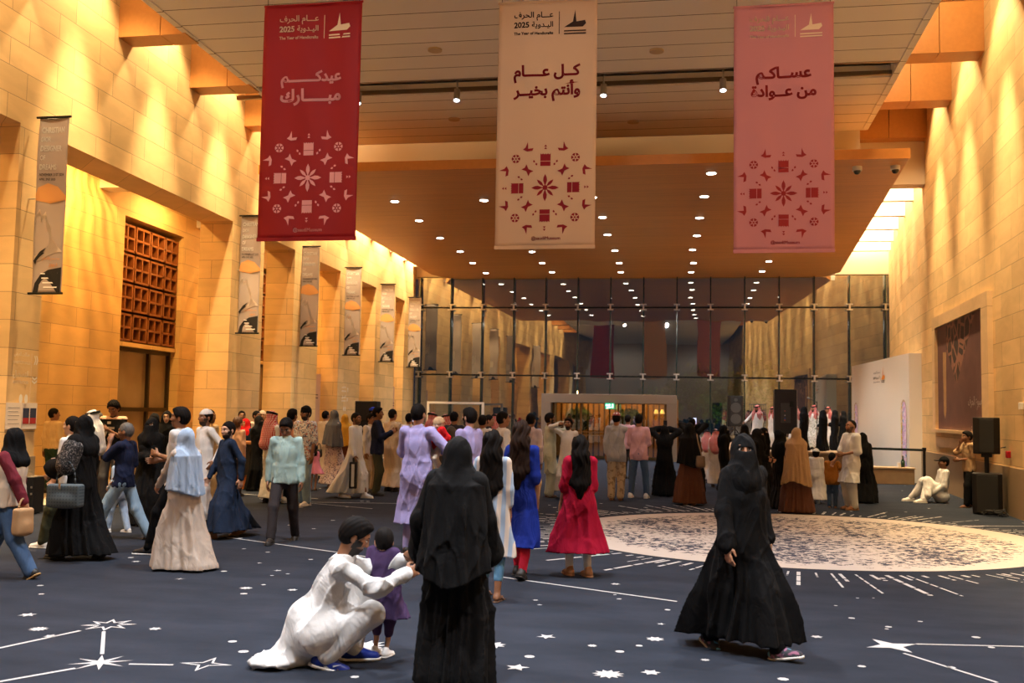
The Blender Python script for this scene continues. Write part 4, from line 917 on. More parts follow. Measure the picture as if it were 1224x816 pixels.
def greeting(label, name, Y, px, ztop, zbot, cloth_m, ink, ink2, lines, tilt, seed):
    x0, x1 = x_at(px[0], 150, Y), x_at(px[1], 150, Y); w, h = x1-x0, ztop-zbot
    rn = random.Random(seed); a, b, c = [rn.uniform(0,6) for _ in range(3)]
    wave = lambda x, z: .012*np.sin(7*x/w+a+.5*z)*(.6+.4*np.sin(2.1*z+b))+.007*np.sin(15*x/w+1.2*z+c)
    root = empty(name, ((x0+x1)/2, Y, (ztop+zbot)/2), label, 'banner', 'greeting banners hung from the ceiling', rz=tilt)
    v, f = sheet(w, h, wave); np_mesh('cloth', v, f, cloth_m, root)
    P, Q = Print(), Print(); k = w/1.45
    logo(P, Q, .05*k, h*.5-.34*k, k*1.6)
    for t, zz, ww in lines: L_ = Print(); L_.text(arabic(t), 0, h*.5-(zz+.1)*k, .3*k, .04, ww*1.36*k); L_.build('greeting_line', ink, root, wave)
    G = Print()
    emblem(G, 0, -h*.5+.84*k, .74*k)
    P.build('header_lettering', ink2, root, wave); Q.build('header_mark', ink2, root, wave)
    G.build('emblem', ink, root, wave)
    F = Print(); F.text('@saudiMuseum', .02, -h*.5+.1*k, .075*k, .02, .42*k); F.build('handle_lettering', ink2 if 'red' in name else ink, root, wave)
    r = MB().cyl((-w/2-.01,.002,h/2),(w/2+.01,.002,h/2),.016,10); r.build('top_rod', cloth_m, root, smooth=False)
    MB().box(-w/2-.004, w/2+.004, -.008, .014, -h/2-.05, -h/2+.004).build('bottom_hem', cloth_m, root)
    cb_ = MB()
    for s_ in (-1,1): cb_.cyl((s_*w*.47,0,h/2),(s_*w*.47,0,8.3-(ztop+zbot)/2),.004,6)
    cb_.build('cable', DARKM, root); return root
RED = M('banner_red', (.3,.006,.01), .6, bump=.05, bscale=8); SAND = M('banner_sand', (.6,.4,.25), .7, bump=.05, bscale=8); PINK = M('banner_pink', (.52,.2,.21), .7, bump=.05, bscale=8)
I_PINK = M('ink_pink', (.78,.36,.36), .8); I_CREAM = M('ink_cream', (.8,.62,.4), .8); I_MAR = M('ink_maroon', (.24,.008,.015), .8); I_BRN = M('ink_brown', (.035,.015,.01), .8); I_RED = M('ink_rust', (.3,.02,.02), .8)
greeting('deep red hanging banner with pale pink greeting and emblem', 'banner', 13.2, (312,429), 7.48, 4.1, RED, I_PINK, I_CREAM, [('عيدكـــــــم',.98,.66),('مبـــــارك',1.24,.66)], 0, 1)
greeting('sand coloured hanging banner with maroon greeting and emblem', 'banner', 14.0, (594,712.5), 7.68, 4.08, SAND, I_MAR, I_BRN, [('كــل عــــام',.98,.72),('وأنتم بخيــر',1.24,.72)], 0, 2)
greeting('pink hanging banner with rust red greeting and emblem', 'banner', 14.8, (877,997), 7.77, 4.12, PINK, I_RED, I_CREAM, [('عســاكـم',.98,.6),('من عــوادة',1.24,.7)], 0, 3)
# ------------------------------------------------------------------ exhibition banners on the pillars
def pillar_banner():
    root = empty('banner', (0,0,0)); w, h = .5, 2.72
    wave = lambda x, z: .012*np.sin(9*x+1.4*z)+.008*np.sin(5*z+1)
    edge = lambda x, z: x-.07*math.sin(max(0,min(1,(z+h/2)/h*2.2))*math.pi)*(.5+x/w)*.5 if z < 0 else x
    v, f = sheet(w, h, wave, 12, 48, edge=None); np_mesh('cloth', v, f, M('banner_greige', (.46,.385,.35), .8, bump=.05, bscale=8), root)
    for i, t in enumerate(('CHRISTIAN','DIOR','DESIGNER','OF','DREAMS')): P = Print(); P.text(t, 0, h/2-.19-.145*i, .15, .03, [.38,.155,.35,.085,.27][i], left=-.2, tall=1.6); P.build('title_line', M('ink_white',(.92,.9,.86),.8), root, wave)
    D = Print(); D.text('NOVEMBER 21ST 2024', 0, h/2-.89, .05, .02, .4, left=-.2, tall=1.4); D.build('date_line', M('ink_dark',(.05,.035,.03),.8), root, wave); D = Print(); D.text('APRIL 2ND 2025', 0, h/2-.96, .05, .02, .26, left=-.2, tall=1.4); D.build('date_line', MATS['ink_dark'], root, wave)
    S = Print(); S.poly([(-.235,.02),(-.2,.11),(-.05,.17),(.1,.12),(.235,-.02),(.235,-.08),(.0,-.13),(-.15,-.1),(-.235,-.08)], 0, .16, 1.05); S.build('sun_shape', M('ink_orange',(.8,.4,.14),.8), root, wave, .005)
    W = Print(); tp = [(-.235,-.3),(-.16,-.2),(-.13,-.32),(-.06,-.24),(-.02,-.4),(.03,-.46),(.07,-.66),(.16,-.78),(.235,-.86)]; bt = lambda x: -1.02+.18*(x+.235)/.47-.25*max(0,.1-abs(x+.1))
    for a, b in zip(tp[:-1], tp[1:]): W.poly([(a[0],min(bt(a[0]),a[1]-.01)),(b[0],min(bt(b[0]),b[1]-.01)),b,a], 0, .14); W.build('mountain_shape', M('ink_ivory',(.75,.64,.55),.8), root, wave, .005)
    K = Print(); K.poly([(-.235,-1.36),(-.2,-1.2),(-.1,-1.07),(.03,-1.),(.235,-.96),(.235,-1.36)]); K.poly([(-.235,-.86),(-.19,-.8),(-.12,-.72),(-.02,-.66),(-.07,-.74),(-.04,-.74),(-.12,-.8),(-.18,-.86),(-.2,-.92)]); K.build('dark_shape', M('ink_black',(.02,.018,.017),.8), root, wave, .007)
    A = Print(); A.text(arabic('مصمم الأحلام'), .06, -.83, .09, .015, .28); A.text(arabic('ديور'), .1, -.93, .09, .015, .14); A.build('arabic_lettering', MATS['ink_orange'], root, wave, .008)
    L = Print()
    for i in range(4): L.poly([(-.1+.02*i,-.008),(.18,-.008),(.18,.012),(-.1+.02*i,.012)], 0, -1.06-.07*i)
    L.build('credit_lines', MATS['ink_white'], root, wave, .009)
    MB().cyl((-w/2-.05,0,h/2+.01),(w/2+.03,0,h/2+.01),.018,10).build('rod', DARKM, root); MB().cyl((-w/2-.05,0,-h/2),(w/2+.03,0,-h/2),.018,10).build('rod', DARKM, root)
    MB().cyl((-w/2-.16,0,.1),(-w/2,0,.1),.012,8).build('bracket', STEEL, root)
    return root
def copy_tree(o, parent=None):
    c = o.copy(); COL.objects.link(c)
    if parent is not None: c.parent = parent
    for ch in [k for k in o.children]: copy_tree(ch, c)
    return c
_where = ['nearest pillar banner, on the pillar at the far left with direction lettering','pillar banner partly behind the red hanging banner, left of it','pillar banner hanging just under the red hanging banner','third pillar banner from the glass front','second pillar banner from the glass front','pillar banner closest to the glass front']
for i, (Y, xc, zt, zb) in enumerate([(13.6,-9.6,6.05,3.4),(21.4,-9.93,6.09,3.42),(25.6,-10.12,6.1,3.4),(29.4,-10.2,6.11,3.35),(33.5,-10.34,6.13,3.36),(37.5,-10.46,6.13,3.37)]):
    if i == 0: pb = pillar_banner(); o = pb
    else: o = copy_tree(pb)
    o.location = (xc, Y, (zt+zb)/2); tag(o, 'greige exhibition banner, '+_where[i], 'banner', 'exhibition banners on the pillars')
# ------------------------------------------------------------------ fabrics
def floral(name, a, b_, scale=28, th=.52, c3=None):
    if name in MATS: return MATS[name]
    m, nt, b = nodes(name); tc = N(nt, 'ShaderNodeTexCoord'); nz = N(nt, 'ShaderNodeTexNoise', i_Scale=scale, i_Detail=2., i_Distortion=1.2); nt.links.new(tc.outputs['Object'], nz.inputs['Vector'])
    mr = N(nt, 'ShaderNodeMapRange'); nt.links.new(nz.outputs['Fac'], mr.inputs['Value']); mr.inputs['From Min'].default_value = th-.02; mr.inputs['From Max'].default_value = th+.02
    c = mixc(nt, mr.outputs[0], a, b_)
    if c3:
        n2 = N(nt, 'ShaderNodeTexNoise', i_Scale=scale*1.3, i_Detail=1.); nt.links.new(tc.outputs['Object'], n2.inputs['Vector']); c = mixc(nt, math_(nt, 'GREATER_THAN', n2.outputs['Fac'], .62), c, c3)
    nt.links.new(c, b.inputs['Base Color']); b.inputs['Roughness'].default_value = .85; MATS[name] = m; return m
def waved(name, a, b_, axis=0, freq=60., width=.5, axis2=None):
    """stripes along one axis; a second axis makes a woven check"""
    if name in MATS: return MATS[name]
    m, nt, b = nodes(name); tc = N(nt, 'ShaderNodeTexCoord'); sp = N(nt, 'ShaderNodeSeparateXYZ'); nt.links.new(tc.outputs['Object'], sp.inputs[0])
    f = math_(nt, 'LESS_THAN', math_(nt, 'FRACT', math_(nt, 'MULTIPLY', sp.outputs[axis], freq)), width)
    if axis2 is not None: f = math_(nt, 'MAXIMUM', f, math_(nt, 'LESS_THAN', math_(nt, 'FRACT', math_(nt, 'MULTIPLY', sp.outputs[axis2], freq)), width))
    nt.links.new(mixc(nt, f, a, b_), b.inputs['Base Color']); b.inputs['Roughness'].default_value = .85; MATS[name] = m; return m
K = {k: cloth('cloth_'+k, v) for k, v in dict(white=(.64,.635,.625), cream=(.6,.5,.39), black=(.0065,.0065,.007), navy=(.014,.024,.05), polo=(.012,.017,.045), lav=(.33,.3,.56), lightblue=(.36,.48,.66), silver=(.47,.4,.34), denim=(.055,.1,.19), paledenim=(.22,.32,.42),
     olive=(.055,.055,.03), khaki=(.6,.44,.24), guardgreen=(.02,.045,.035), mint=(.3,.42,.4), salmon=(.6,.28,.18), pink=(.72,.24,.33), mustard=(.48,.24,.025), rust=(.24,.07,.025), brown=(.1,.045,.032), royal=(.01,.025,.22), crimson=(.3,.006,.028), grey=(.33,.345,.38),
     rose=(.58,.34,.38), shawl=(.36,.235,.13), ochre=(.36,.14,.025), purple=(.055,.032,.085), pistachio=(.46,.49,.38), charcoal=(.035,.03,.032), maroon=(.14,.02,.03), darkgrey=(.09,.09,.1), beigepants=(.45,.36,.26), redleg=(.5,.02,.05), skyblue=(.12,.28,.46), peach=(.65,.4,.27), red=(.5,.012,.015), gold=(.5,.3,.08)).items()}
GHUTRA = waved('headcloth_check', (.62,.5,.48), (.45,.03,.035), 0, 42, .42, 2); GHUTRAW = cloth('headcloth_white', (.65,.63,.61))
FLORAL = floral('floral_lilac', (.5,.4,.37), (.1,.07,.12), 26, .56, (.4,.28,.3)); FLSHIRT = floral('floral_shirt', (.68,.69,.72), (.07,.1,.22), 22, .55, (.5,.2,.15)); STRIPE = waved('tunic_stripes', (.6,.52,.45), (.3,.4,.55), 0, 14, .5)
CAMO = floral('pants_camo', (.46,.38,.27), (.25,.19,.12), 9, .55); LACE = floral('sleeve_lace', (.01,.01,.011), (.22,.2,.19), 55, .58)
HB = M('hair_black', (.007,.0055,.005), .7, 0, .07); HBR = M('hair_brown', (.018,.009,.006), .7, 0, .1); HG = M('hair_grey', (.1,.095,.09), .5); HC = M('hair_chestnut', (.07,.03,.015), .5)
def thobe(m, **k): return dict(dict(mat=K[m] if isinstance(m, str) else m, name='thobe', hem=.055, flare=.075, n=8, amp=.02), **k)
def abaya(m='black', **k): return dict(dict(mat=K[m] if isinstance(m, str) else m, name='abaya', hem=.012, flare=.11, sflare=1.5, swide=1.15, amp=.026, n=10, t=.02, collar=False, zt=.74, rt=.085), **k)
def shirt(m, **k): return dict(dict(mat=K[m] if isinstance(m, str) else m, name='shirt', hem=.465, flare=.02, zt=.62), **k)
def kurta(m, **k): return dict(dict(mat=K[m] if isinstance(m, str) else m, name='tunic', hem=.3, flare=.05, n=6, amp=.014, zt=.62), **k)
def pants(m, **k): return dict(dict(mat=K[m] if isinstance(m, str) else m), **k)
def sc(kind, m='black', **k): return dict(dict(kind=kind, mat=K[m] if isinstance(m, str) else m), **k)
P = lambda *a, **k: person('person', *a, **k)
PH = dict(la=(.06,-.3,.73), ra=(-.09,-.28,.72))      # both hands up to a phone
FOLD = dict(la=(-.08,-.2,.64), ra=(.08,-.22,.63))    # hands joined in front
def world(e, q):
    return V(*e.location)+rotz(math.degrees(e.rotation_euler[2]))@np.asarray(q, float)
F = {}
# ---- foreground
F['niqab'] = P(884,778,513,'woman in black face veil and wide black cloak striding in the right foreground',34,'tan',None,tops=[abaya(hem=.062,flare=.1,amp=.045,sway=(.02,.1),n=9,sflare=1.5,swide=1.1)],legs=pants('black',w=1.2),
    shoes=('dark',floral('sneaker_mesh',(.035,.04,.05),(.3,.12,.2),16,.55,(.1,.3,.45)),M('sole_white',(.7,.68,.64),.6)),scarf=sc('niqab',length=.36,spread=.85),lf=(.02,-.3),rf=(-.03,.2),rfp=24,lfp=-12,lfd=30,rfd=0,la=(.27,.06,.5),ra=(-.25,-.13,.48),rel=(-1,.6,-.2),fem=1,wide=1.1,head=(-30,2))
F['back'] = P(541,817,523,'woman in plain black cloak and hood seen from behind in front of the crouching man',178,'tan',None,tops=[abaya(hem=.0,flare=.075,n=12,amp=.026,swide=1.5,sflare=1.9)],scarf=sc('hijab',length=.62,spread=.9),fem=1,la=(.27,-.12,.53),ra=(-.2,-.2,.5),shoes=('dark',),wide=1.02,head=(35,6))
F['crouch'] = P(380,794,0,'man in white tunic crouching with his arm round the small boy',104,'brown','thick',h=1.68,hip=.2,lf=(.04,-.22),rf=(-.02,-.06),pelv=(0,.16),lfp=0,rfp=14,tops=[dict(mat=K['white'],name='tunic',hem=None,t=.02,fold=.01,cut=lambda c: [
    RC(c['pel']+V(0,.04,.08),c['pel']+V(.02,.13,-.1),.17,.13,.08), EL(c['pel']+V(-.05,.26,-.16),(.17,.17,.04),.08), RC(c['pel']+V(-.12,0,.02),c['kne'][-1]*.6+c['pel']*.4+V(0,0,-.0),.13,.105,.06), RC(c['pel']+V(.12,0,.02),c['kne'][1]*.6+c['pel']*.4,.13,.105,.06), PL((0,0,-1),-.006)])],
    legs=pants('white',w=1.25),shoes=('dark',M('shoe_blue',(.01,.03,.25),.4),M('sole_white',(.7,.68,.64),.6)),lean=(-.03,-.36),head=(12,10),la=(.12,-.58,.4),ra=(-.06,-.6,.355),lel=(.6,.2,-.6),rel=(-.7,.2,-.5),beard=1)
F['boy'] = P(455,784,631,'small boy in purple tunic standing inside the crouching man\'s arm',165,'tan','short',tops=[kurta('purple',hem=.3,flare=.1,n=5,amp=.02)],wide=1.12,legs=pants('purple',w=1.15,end=.16),shoes=('white',),child=1,la=(.12,-.16,.6),ra=(-.2,-.02,.5),head=(40,10),res=.007)
# ---- left group, walking
F['maroon'] = P(6,688,503,'person in maroon sleeves, cream vest and black headscarf leaving at the left edge',-92,'tan',None,tops=[shirt('cream',sleeve=0,t=.03,hem=.45),shirt('maroon',t=.016,hem=.48,swide=1.15)],legs=pants('denim',w=1.35),shoes=('dark',None,M('sole_tan',(.4,.25,.1),.6)),scarf=sc('hijab',length=.12,spread=.7),lf=(0,.34),rf=(0,-.3),lfp=30,la=(.1,.3,.47),ra=(-.12,-.2,.5),fem=1)
F['lace'] = P(90,668,494,'woman in black cloak with lace sleeves and a blue-grey handbag on her arm',-95,'light',None,tops=[abaya(hem=.04,flare=.08,swide=1.6,sflare=1.9,sway=(0,.05))],scarf=sc('hijab',length=.2,spread=.9),lf=(0,-.16),rf=(0,.22),rfp=30,la=(.12,-.28,.62),ra=(-.12,-.34,.66),lel=(.5,.6,-.6),rel=(-.5,.7,-.6),fem=1)
F['whiteshirt'] = P(79,655,494,'man in white shirt and olive trousers half hidden behind the woman with the blue-grey handbag',-90,'light','short',tops=[shirt('white')],legs=pants('olive',w=1.25),shoes=('white',),lf=(0,-.25),rf=(0,.25),rfp=25,la=(.12,-.2,.55),ra=(-.14,-.3,.5),head=(0,0))
F['guard'] = P(60,589,488,'guard in tan shirt and dark green trousers with his back turned by the left pillar',172,'brown','short',tops=[shirt('khaki',hem=.52)],legs=pants('guardgreen',w=1.1),la=(.2,.02,.49),head=(-35,0))
F['white_scarf'] = P(104,618,490,'person in white headcloth and black robe behind the woman with the blue-grey handbag',-60,'tan',None,tops=[abaya()],scarf=sc('ghutra',GHUTRAW),**FOLD)
F['jersey'] = P(131,606,479,'young man in black and cream jersey with number looking down at his phone',5,'brown','curly',tops=[shirt('black',sleeve=.95,swide=1.2,hem=.45)],legs=pants('darkgrey',w=1.15),shoes=('sandal',),head=(0,26),**PH)
F['greyhead'] = P(112,592,492,'grey haired man whose head shows behind the young man in the black jersey',-20,'tan','grey',hairmat=HG,tops=[shirt('cream')],legs=pants('charcoal'))
F['polo'] = P(147,645,499,'man in navy polo shirt and faded jeans walking with a hand to his chin',-88,'brown','grey',hairmat=HG,tops=[shirt('polo',sleeve=.95,swide=1.25,hem=.43)],legs=pants('paledenim',w=1.25),lf=(.0,-.34),rf=(0,.3),rfp=28,ra=(-.1,-.12,.5),la=(.02,-.23,.8),lel=(.4,-.1,-1),beard=.4,head=(0,6))
F['bluekid'] = P(139,636,541,'child in light blue tunic and trousers behind the man in the navy polo',-100,'tan','short',tops=[kurta('lightblue',hem=.42)],legs=pants('lightblue',w=1.25),shoes=('white',),lf=(0,-.1),rf=(0,.14),child=1,la=(.12,-.18,.56))
F['stripveil'] = P(176,628,499,'veiled woman in black cloak facing the camera left of the boy in white shirt',8,'tan',None,tops=[abaya(flare=.12)],scarf=sc('niqab',length=.28),fem=1,**FOLD)
F['veil2'] = P(180,599,494,'veiled woman in black standing second behind the veiled woman facing the camera',-15,'tan',None,tops=[abaya(flare=.12)],scarf=sc('niqab'),fem=1)
F['veil3'] = P(195,608,491,'black scarfed woman close behind the boy in white shirt with folded arms',20,'light',None,tops=[abaya(flare=.12)],scarf=sc('hijab'),fem=1)
F['glasses'] = P(208,662,483,'boy in white shirt with folded arms behind the girl in light blue headscarf',-80,'brown','thick',tops=[shirt('white',sleeve=.95,swide=1.3,hem=.45)],legs=pants('black',w=1.1),shoes=('dark',None,M('sole_white',(.7,.68,.64),.6)),lf=(0,-.26),rf=(0,.28),rfp=30,la=(.02,-.24,.66),ra=(-.08,-.26,.62))
F['bluehijab'] = P(216,680,511,'girl in light blue headscarf and long silvery beige dress reaching left',-118,'tan',None,tops=[thobe('silver',name='dress',hem=.012,flare=.14,sway=(0,.06),amp=.024)],scarf=sc('hijab','lightblue',length=.44,spread=.55),fem=1,lf=(0,-.14),rf=(0,.14),la=(.1,-.5,.5),ra=(-.16,.02,.48))
F['capman'] = P(240,628,489,'man in white robe and skull cap behind the girl in the blue headscarf',-35,'brown','short',tops=[thobe('white')],scarf=sc('cap','white'),beard=.9,lf=(0,-.12),rf=(0,.14),la=(.3,.0,.56))
F['yellowrobe'] = P(247,605,490,'man in tan robe looking right beside the stone pillar near the reception desk',80,'brown','short',tops=[thobe('khaki')],beard=.4)
F['navythobe'] = P(267,641,501,'bearded man in dark navy robe walking left',-42,'light','short',tops=[thobe('navy',hem=.06,flare=.13,sway=(.05,.1),amp=.028)],beard=1,lf=(.06,-.22),rf=(-.04,.24),rfp=22,ra=(-.17,-.2,.5),la=(.24,.12,.5),shoes=('tan',),head=(18,4))
F['curly'] = P(281,593,499,'curly haired person in cream top at the reception desk with back turned',170,'tan','curly',hairmat=HC,tops=[shirt('peach')],legs=pants('charcoal'),fem=1)
F['redscarf'] = P(291,580,500,'woman in red headscarf behind the reception desk',-20,'tan',None,tops=[abaya('navy')],scarf=sc('hijab','red'),fem=1)
F['desk_a'] = P(286,578,491,'dark haired man standing behind the reception desk, left of the man in cream shirt',30,'brown','short',tops=[shirt('charcoal')],legs=pants('charcoal'))
F['desk_b'] = P(304,576,491,'man in cream shirt at the reception desk in profile',75,'brown','short',tops=[shirt('cream')],legs=pants('charcoal'))
F['desk_c'] = P(311,574,491,'man in cream skull cap beyond the reception desk',60,'tan','short',tops=[thobe('cream')],scarf=sc('cap','cream'))
F['abaya_desk'] = P(307,586,497,'veiled woman in long black cloak standing right beside the reception desk',65,'tan',None,tops=[abaya(flare=.12)],scarf=sc('niqab'),fem=1,**FOLD)
F['mint'] = P(338,648,496,'young man in pale green shirt looking down as he walks to the camera',8,'brown','thick',tops=[shirt('mint',hem=.46,swide=1.15)],legs=pants('charcoal',w=1.1),shoes=('dark',),head=(-8,34),lf=(.0,.28),rf=(-.02,-.2),lfp=35,la=(.24,-.02,.46),ra=(-.24,.02,.46),twist=5)
F['ghutra_l'] = P(322,601,491,'man in white robe and red checked headcloth behind the young man in pale green',150,'tan',None,tops=[thobe('white')],scarf=sc('ghutra',GHUTRA))
F['salmon'] = P(346,601,489,'man in salmon shirt seen from behind beside the bearded man in floral shirt',165,'brown','thick',tops=[shirt('salmon')],legs=pants('black'),shoes=('white',),la=(.2,-.2,.56))
F['floral'] = P(362,604,486,'smiling bearded man in floral shirt, black cap and faded jeans',-18,'brown','thick',tops=[shirt(FLSHIRT,sleeve=.95,swide=1.3,hem=.44)],legs=pants('paledenim',w=1.3),shoes=('white',),scarf=sc('beanie','black'),beard=1,ra=(-.02,-.26,.57))
F['pinkgirl'] = P(374,586,531,'little girl in pink dress beside the woman in floral dress',175,'tan','bob',tops=[dict(mat=K['pink'],name='dress',hem=.36,flare=.16,sleeve=.6,n=7,amp=.02)],shoes=('sandal',),child=1,fem=1)
F['floraldress'] = P(397,583,490,'woman in lilac floral dress and grey headscarf seen from behind',150,'tan',None,tops=[thobe(FLORAL,name='dress',hem=.05,flare=.16),],scarf=sc('hijab','darkgrey',length=.44,spread=1.05,back=.25),fem=1,shoes=('sandal',))
F['sandrobe'] = P(387,573,491,'man in beige robe behind the woman in floral dress',160,'tan','short',tops=[thobe('cream')])
F['mustard'] = P(410,575,495,'woman in mustard headscarf and rust dress behind the man with the black bag',-150,'tan',None,tops=[thobe('rust',name='dress',hem=.03,flare=.14)],scarf=sc('hijab','mustard',length=.5,spread=1.1,back=.3),fem=1)
F['bagman'] = P(424,595,492,'man in white robe walking right with a slim black and white bag',78,'brown','fade',tops=[thobe('white',hem=.06,flare=.13,sway=(0,.16),amp=.022)],lf=(0,-.18),rf=(0,.22),shoes=('white',),beard=.7,la=(.2,.04,.47),ra=(-.22,-.12,.46))
F['dark_a'] = P(441,588,494,'man in white shirt just left of the man in the track jacket',70,'brown','thick',tops=[shirt('white')],legs=pants('beigepants'))
F['track'] = P(449,592,487,'young man in navy track jacket and olive trousers facing right',100,'brown','thick',tops=[shirt('polo',t=.024,hem=.47)],legs=pants('olive',w=1.2),shoes=('dark',),**PH)
F['cap_blue'] = P(444,574,487,'man in blue cap whose head shows behind the navy track jacket',90,'brown','short',tops=[shirt('navy')],legs=pants('charcoal'),scarf=sc('visor',K['royal']))
F['creamthobe'] = P(467,587,489,'man in cream and white robe with back turned right of the navy track jacket',155,'tan','short',tops=[thobe('cream')],la=(.1,-.26,.62))
F['lav'] = P(496,662,483,'tall man in long lavender tunic holding a baby, seen from behind',168,'tan','short',tops=[kurta('lav',hem=.2,flare=.07,swide=1.2)],legs=pants('lav',w=1.3),la=(.06,-.28,.66),ra=(-.22,-.25,.68),wide=1.12,lel=(.9,.3,-.5),rel=(-.9,.3,-.5))
F['lav2'] = P(558,648,488,'bearded man in lavender shirt in profile right of the black hooded woman',-125,'light','thick',tops=[kurta('lav',hem=.3)],legs=pants('lav'),beard=1,wide=1.05)
F['greyhood'] = P(537,612,509,'person in dark grey headscarf standing beyond the black hooded woman',175,'tan',None,tops=[abaya('darkgrey')],scarf=sc('hijab','darkgrey'),fem=1)
F['gh_a'] = P(515,590,493,'man in red checked headcloth just right of the tall man in lavender',150,'tan',None,tops=[thobe('white')],scarf=sc('ghutra',GHUTRA))
F['gh_b'] = P(531,583,495,'man in red checked headcloth left of the bearded man in lavender, furthest back',-120,'tan',None,tops=[thobe('white')],scarf=sc('ghutra',GHUTRA))
F['filmer'] = P(487,583,494,'dark haired man filming with a raised phone left of the tall man in lavender',170,'brown','short',tops=[thobe('white')],la=(.06,-.25,.86),ra=(-.06,-.25,.86))
F['bk_a'] = P(541,596,492,'short haired man whose head shows behind the bearded man in lavender',170,'brown','short',tops=[shirt('charcoal')],legs=pants('charcoal'))
F['longhair'] = P(589,715,515,'woman with very long black hair in striped tunic and blue leggings seen from behind',172,'brown','verylong',tops=[kurta(STRIPE,hem=.26,flare=.06,sleeve=1.5)],legs=pants('skyblue',w=.9,end=.12),shoes=('sandal',),fem=1,lf=(.02,-.05),rf=(-.01,.14),la=(.24,.02,.45))
F['bluedress'] = P(622,690,503,'woman with long brown hair in royal blue dress and red leggings',165,'brown','verylong',hairmat=HBR,tops=[kurta('royal',hem=.2,flare=.06,sleeve=1.2)],legs=pants('redleg',w=.9),shoes=('dark',),fem=1,lf=(0,-.12),rf=(0,.14),rfp=25)
F['white_a'] = P(599,625,492,'man in white shirt in profile left of the woman in the royal blue dress',120,'brown','short',tops=[shirt('white')],legs=pants('charcoal'))
F['dark_b'] = P(575,603,496,'dark haired person in white behind the woman with very long black hair',170,'brown','short',tops=[thobe('white')])
F['dark_c'] = P(583,592,496,'man in dark jacket turned right behind the man in white shirt',100,'tan','short',tops=[shirt('charcoal')],legs=pants('charcoal'))
F['gh_c'] = P(591,585,495,'man in red checked headcloth behind the man in white shirt in profile',170,'tan',None,tops=[thobe('white')],scarf=sc('ghutra',GHUTRA))
F['beigepants'] = P(633,611,494,'man in pale lavender shirt and beige trousers beyond the woman in royal blue',165,'brown','short',tops=[shirt(cloth('pale_lilac',(.55,.5,.6)))],legs=pants('cream',w=1.3),shoes=('sandal',))
F['pist'] = P(656,594,494,'bearded man in pistachio tunic and trousers raising his phone',115,'brown','thick',tops=[kurta('pistachio',hem=.28)],legs=pants('pistachio',w=1.35),shoes=('sandal',),beard=1,la=(.0,-.42,.9),ra=(-.05,-.35,.86))
F['selfie'] = P(678,596,500,'bearded man in white robe facing the camera for a selfie with arm raised',5,'brown','thick',tops=[thobe('white',hem=.1)],shoes=('white',),beard=1,ra=(-.2,-.34,.92),la=(.28,.03,.5),head=(-14,-6))
F['crimson'] = P(691,688,521,'woman with long black hair in crimson dress turning away to the left',-150,'brown','verylong',tops=[kurta('crimson',hem=.17,flare=.16,sleeve=1.15,swide=1.3,amp=.022)],legs=pants('white',w=.9),shoes=('tan',),fem=1,lf=(0,-.06),rf=(0,.08),la=(.22,-.1,.46),head=(-20,0),wide=1.1)
F['capphone'] = P(736,598,493,'man in grey shirt and camouflage trousers filming with raised phone',175,'brown','short',tops=[shirt('grey',sleeve=1.7,swide=1.15,hem=.44)],legs=pants(CAMO,w=1.3),shoes=('sandal',),scarf=sc('cap',waved('cap_pattern',(.7,.6,.55),(.3,.04,.04),0,18,.5,2)),la=(.2,.02,.48),ra=(.14,-.36,.9),wide=1.1)
F['rose'] = P(764,595,495,'man in rose pink shirt and blue jeans seen from behind',170,'brown','short',tops=[shirt('rose',hem=.45,swide=1.1)],legs=pants('denim',w=1.1),shoes=('white',),lf=(.09,0),rf=(-.06,0),la=(.1,-.26,.64),ra=(-.08,-.26,.66),wide=1.08)
F['child_up'] = P(750,572,496,'dark haired person whose head shows between the grey and the rose shirt',160,'brown','short',tops=[shirt('rose')],legs=pants('charcoal'))
F['armsup'] = P(794,593,508,'woman in black cloak raising both arms to take a picture',178,'light',None,tops=[abaya(flare=.1,swide=1.3)],scarf=sc('hijab',length=.25),fem=1,la=(.1,-.16,.95),ra=(-.1,-.16,.94),lel=(1,.2,-.2),rel=(-1,.2,-.2))
F['brownskirt'] = P(824,603,505,'woman in black shawl and brown skirt with a small shoulder bag',176,'tan',None,tops=[thobe('brown',name='skirt',hem=.02,flare=.16,n=12,amp=.02)],scarf=sc('hijab',length=.55,spread=1.25,back=.35),fem=1,shoes=('tan',),**PH)
F['bun'] = P(827,588,500,'dark haired woman raising her phone beyond the woman in brown skirt',170,'tan','short',tops=[abaya()],fem=1,la=(.06,-.25,.88),ra=(-.06,-.25,.88))
F['seatveil'] = P(865,587,508,'veiled woman in black just left of the striding woman in black',90,'tan',None,tops=[abaya()],scarf=sc('niqab'),fem=1)
F['veil_r1'] = P(906,613,512,'veiled woman in black cloak in profile just right of the striding woman in black',75,'tan',None,tops=[abaya(flare=.16)],scarf=sc('niqab'),fem=1,**FOLD)
F['veil_r2'] = P(890,592,507,'woman in black headscarf directly above the striding woman\'s shoulder',170,'tan',None,tops=[abaya()],scarf=sc('hijab'),fem=1)
F['veil_r3'] = P(913,590,511,'veiled woman behind the black cloaked woman in profile',60,'tan',None,tops=[abaya()],scarf=sc('niqab'),fem=1)
F['veil_r4'] = P(932,608,514,'veiled woman in black cloak holding a phone left of the tan shawl',110,'tan',None,tops=[abaya(flare=.14)],scarf=sc('niqab'),fem=1,**PH)
F['tanshawl'] = P(952,613,511,'woman in long tan shawl and brown skirt seen from behind',176,'tan',None,tops=[thobe('brown',name='skirt',hem=.01,flare=.17,n=12,amp=.022)],scarf=sc('hijab','shawl',length=.78,spread=1.2),fem=1)
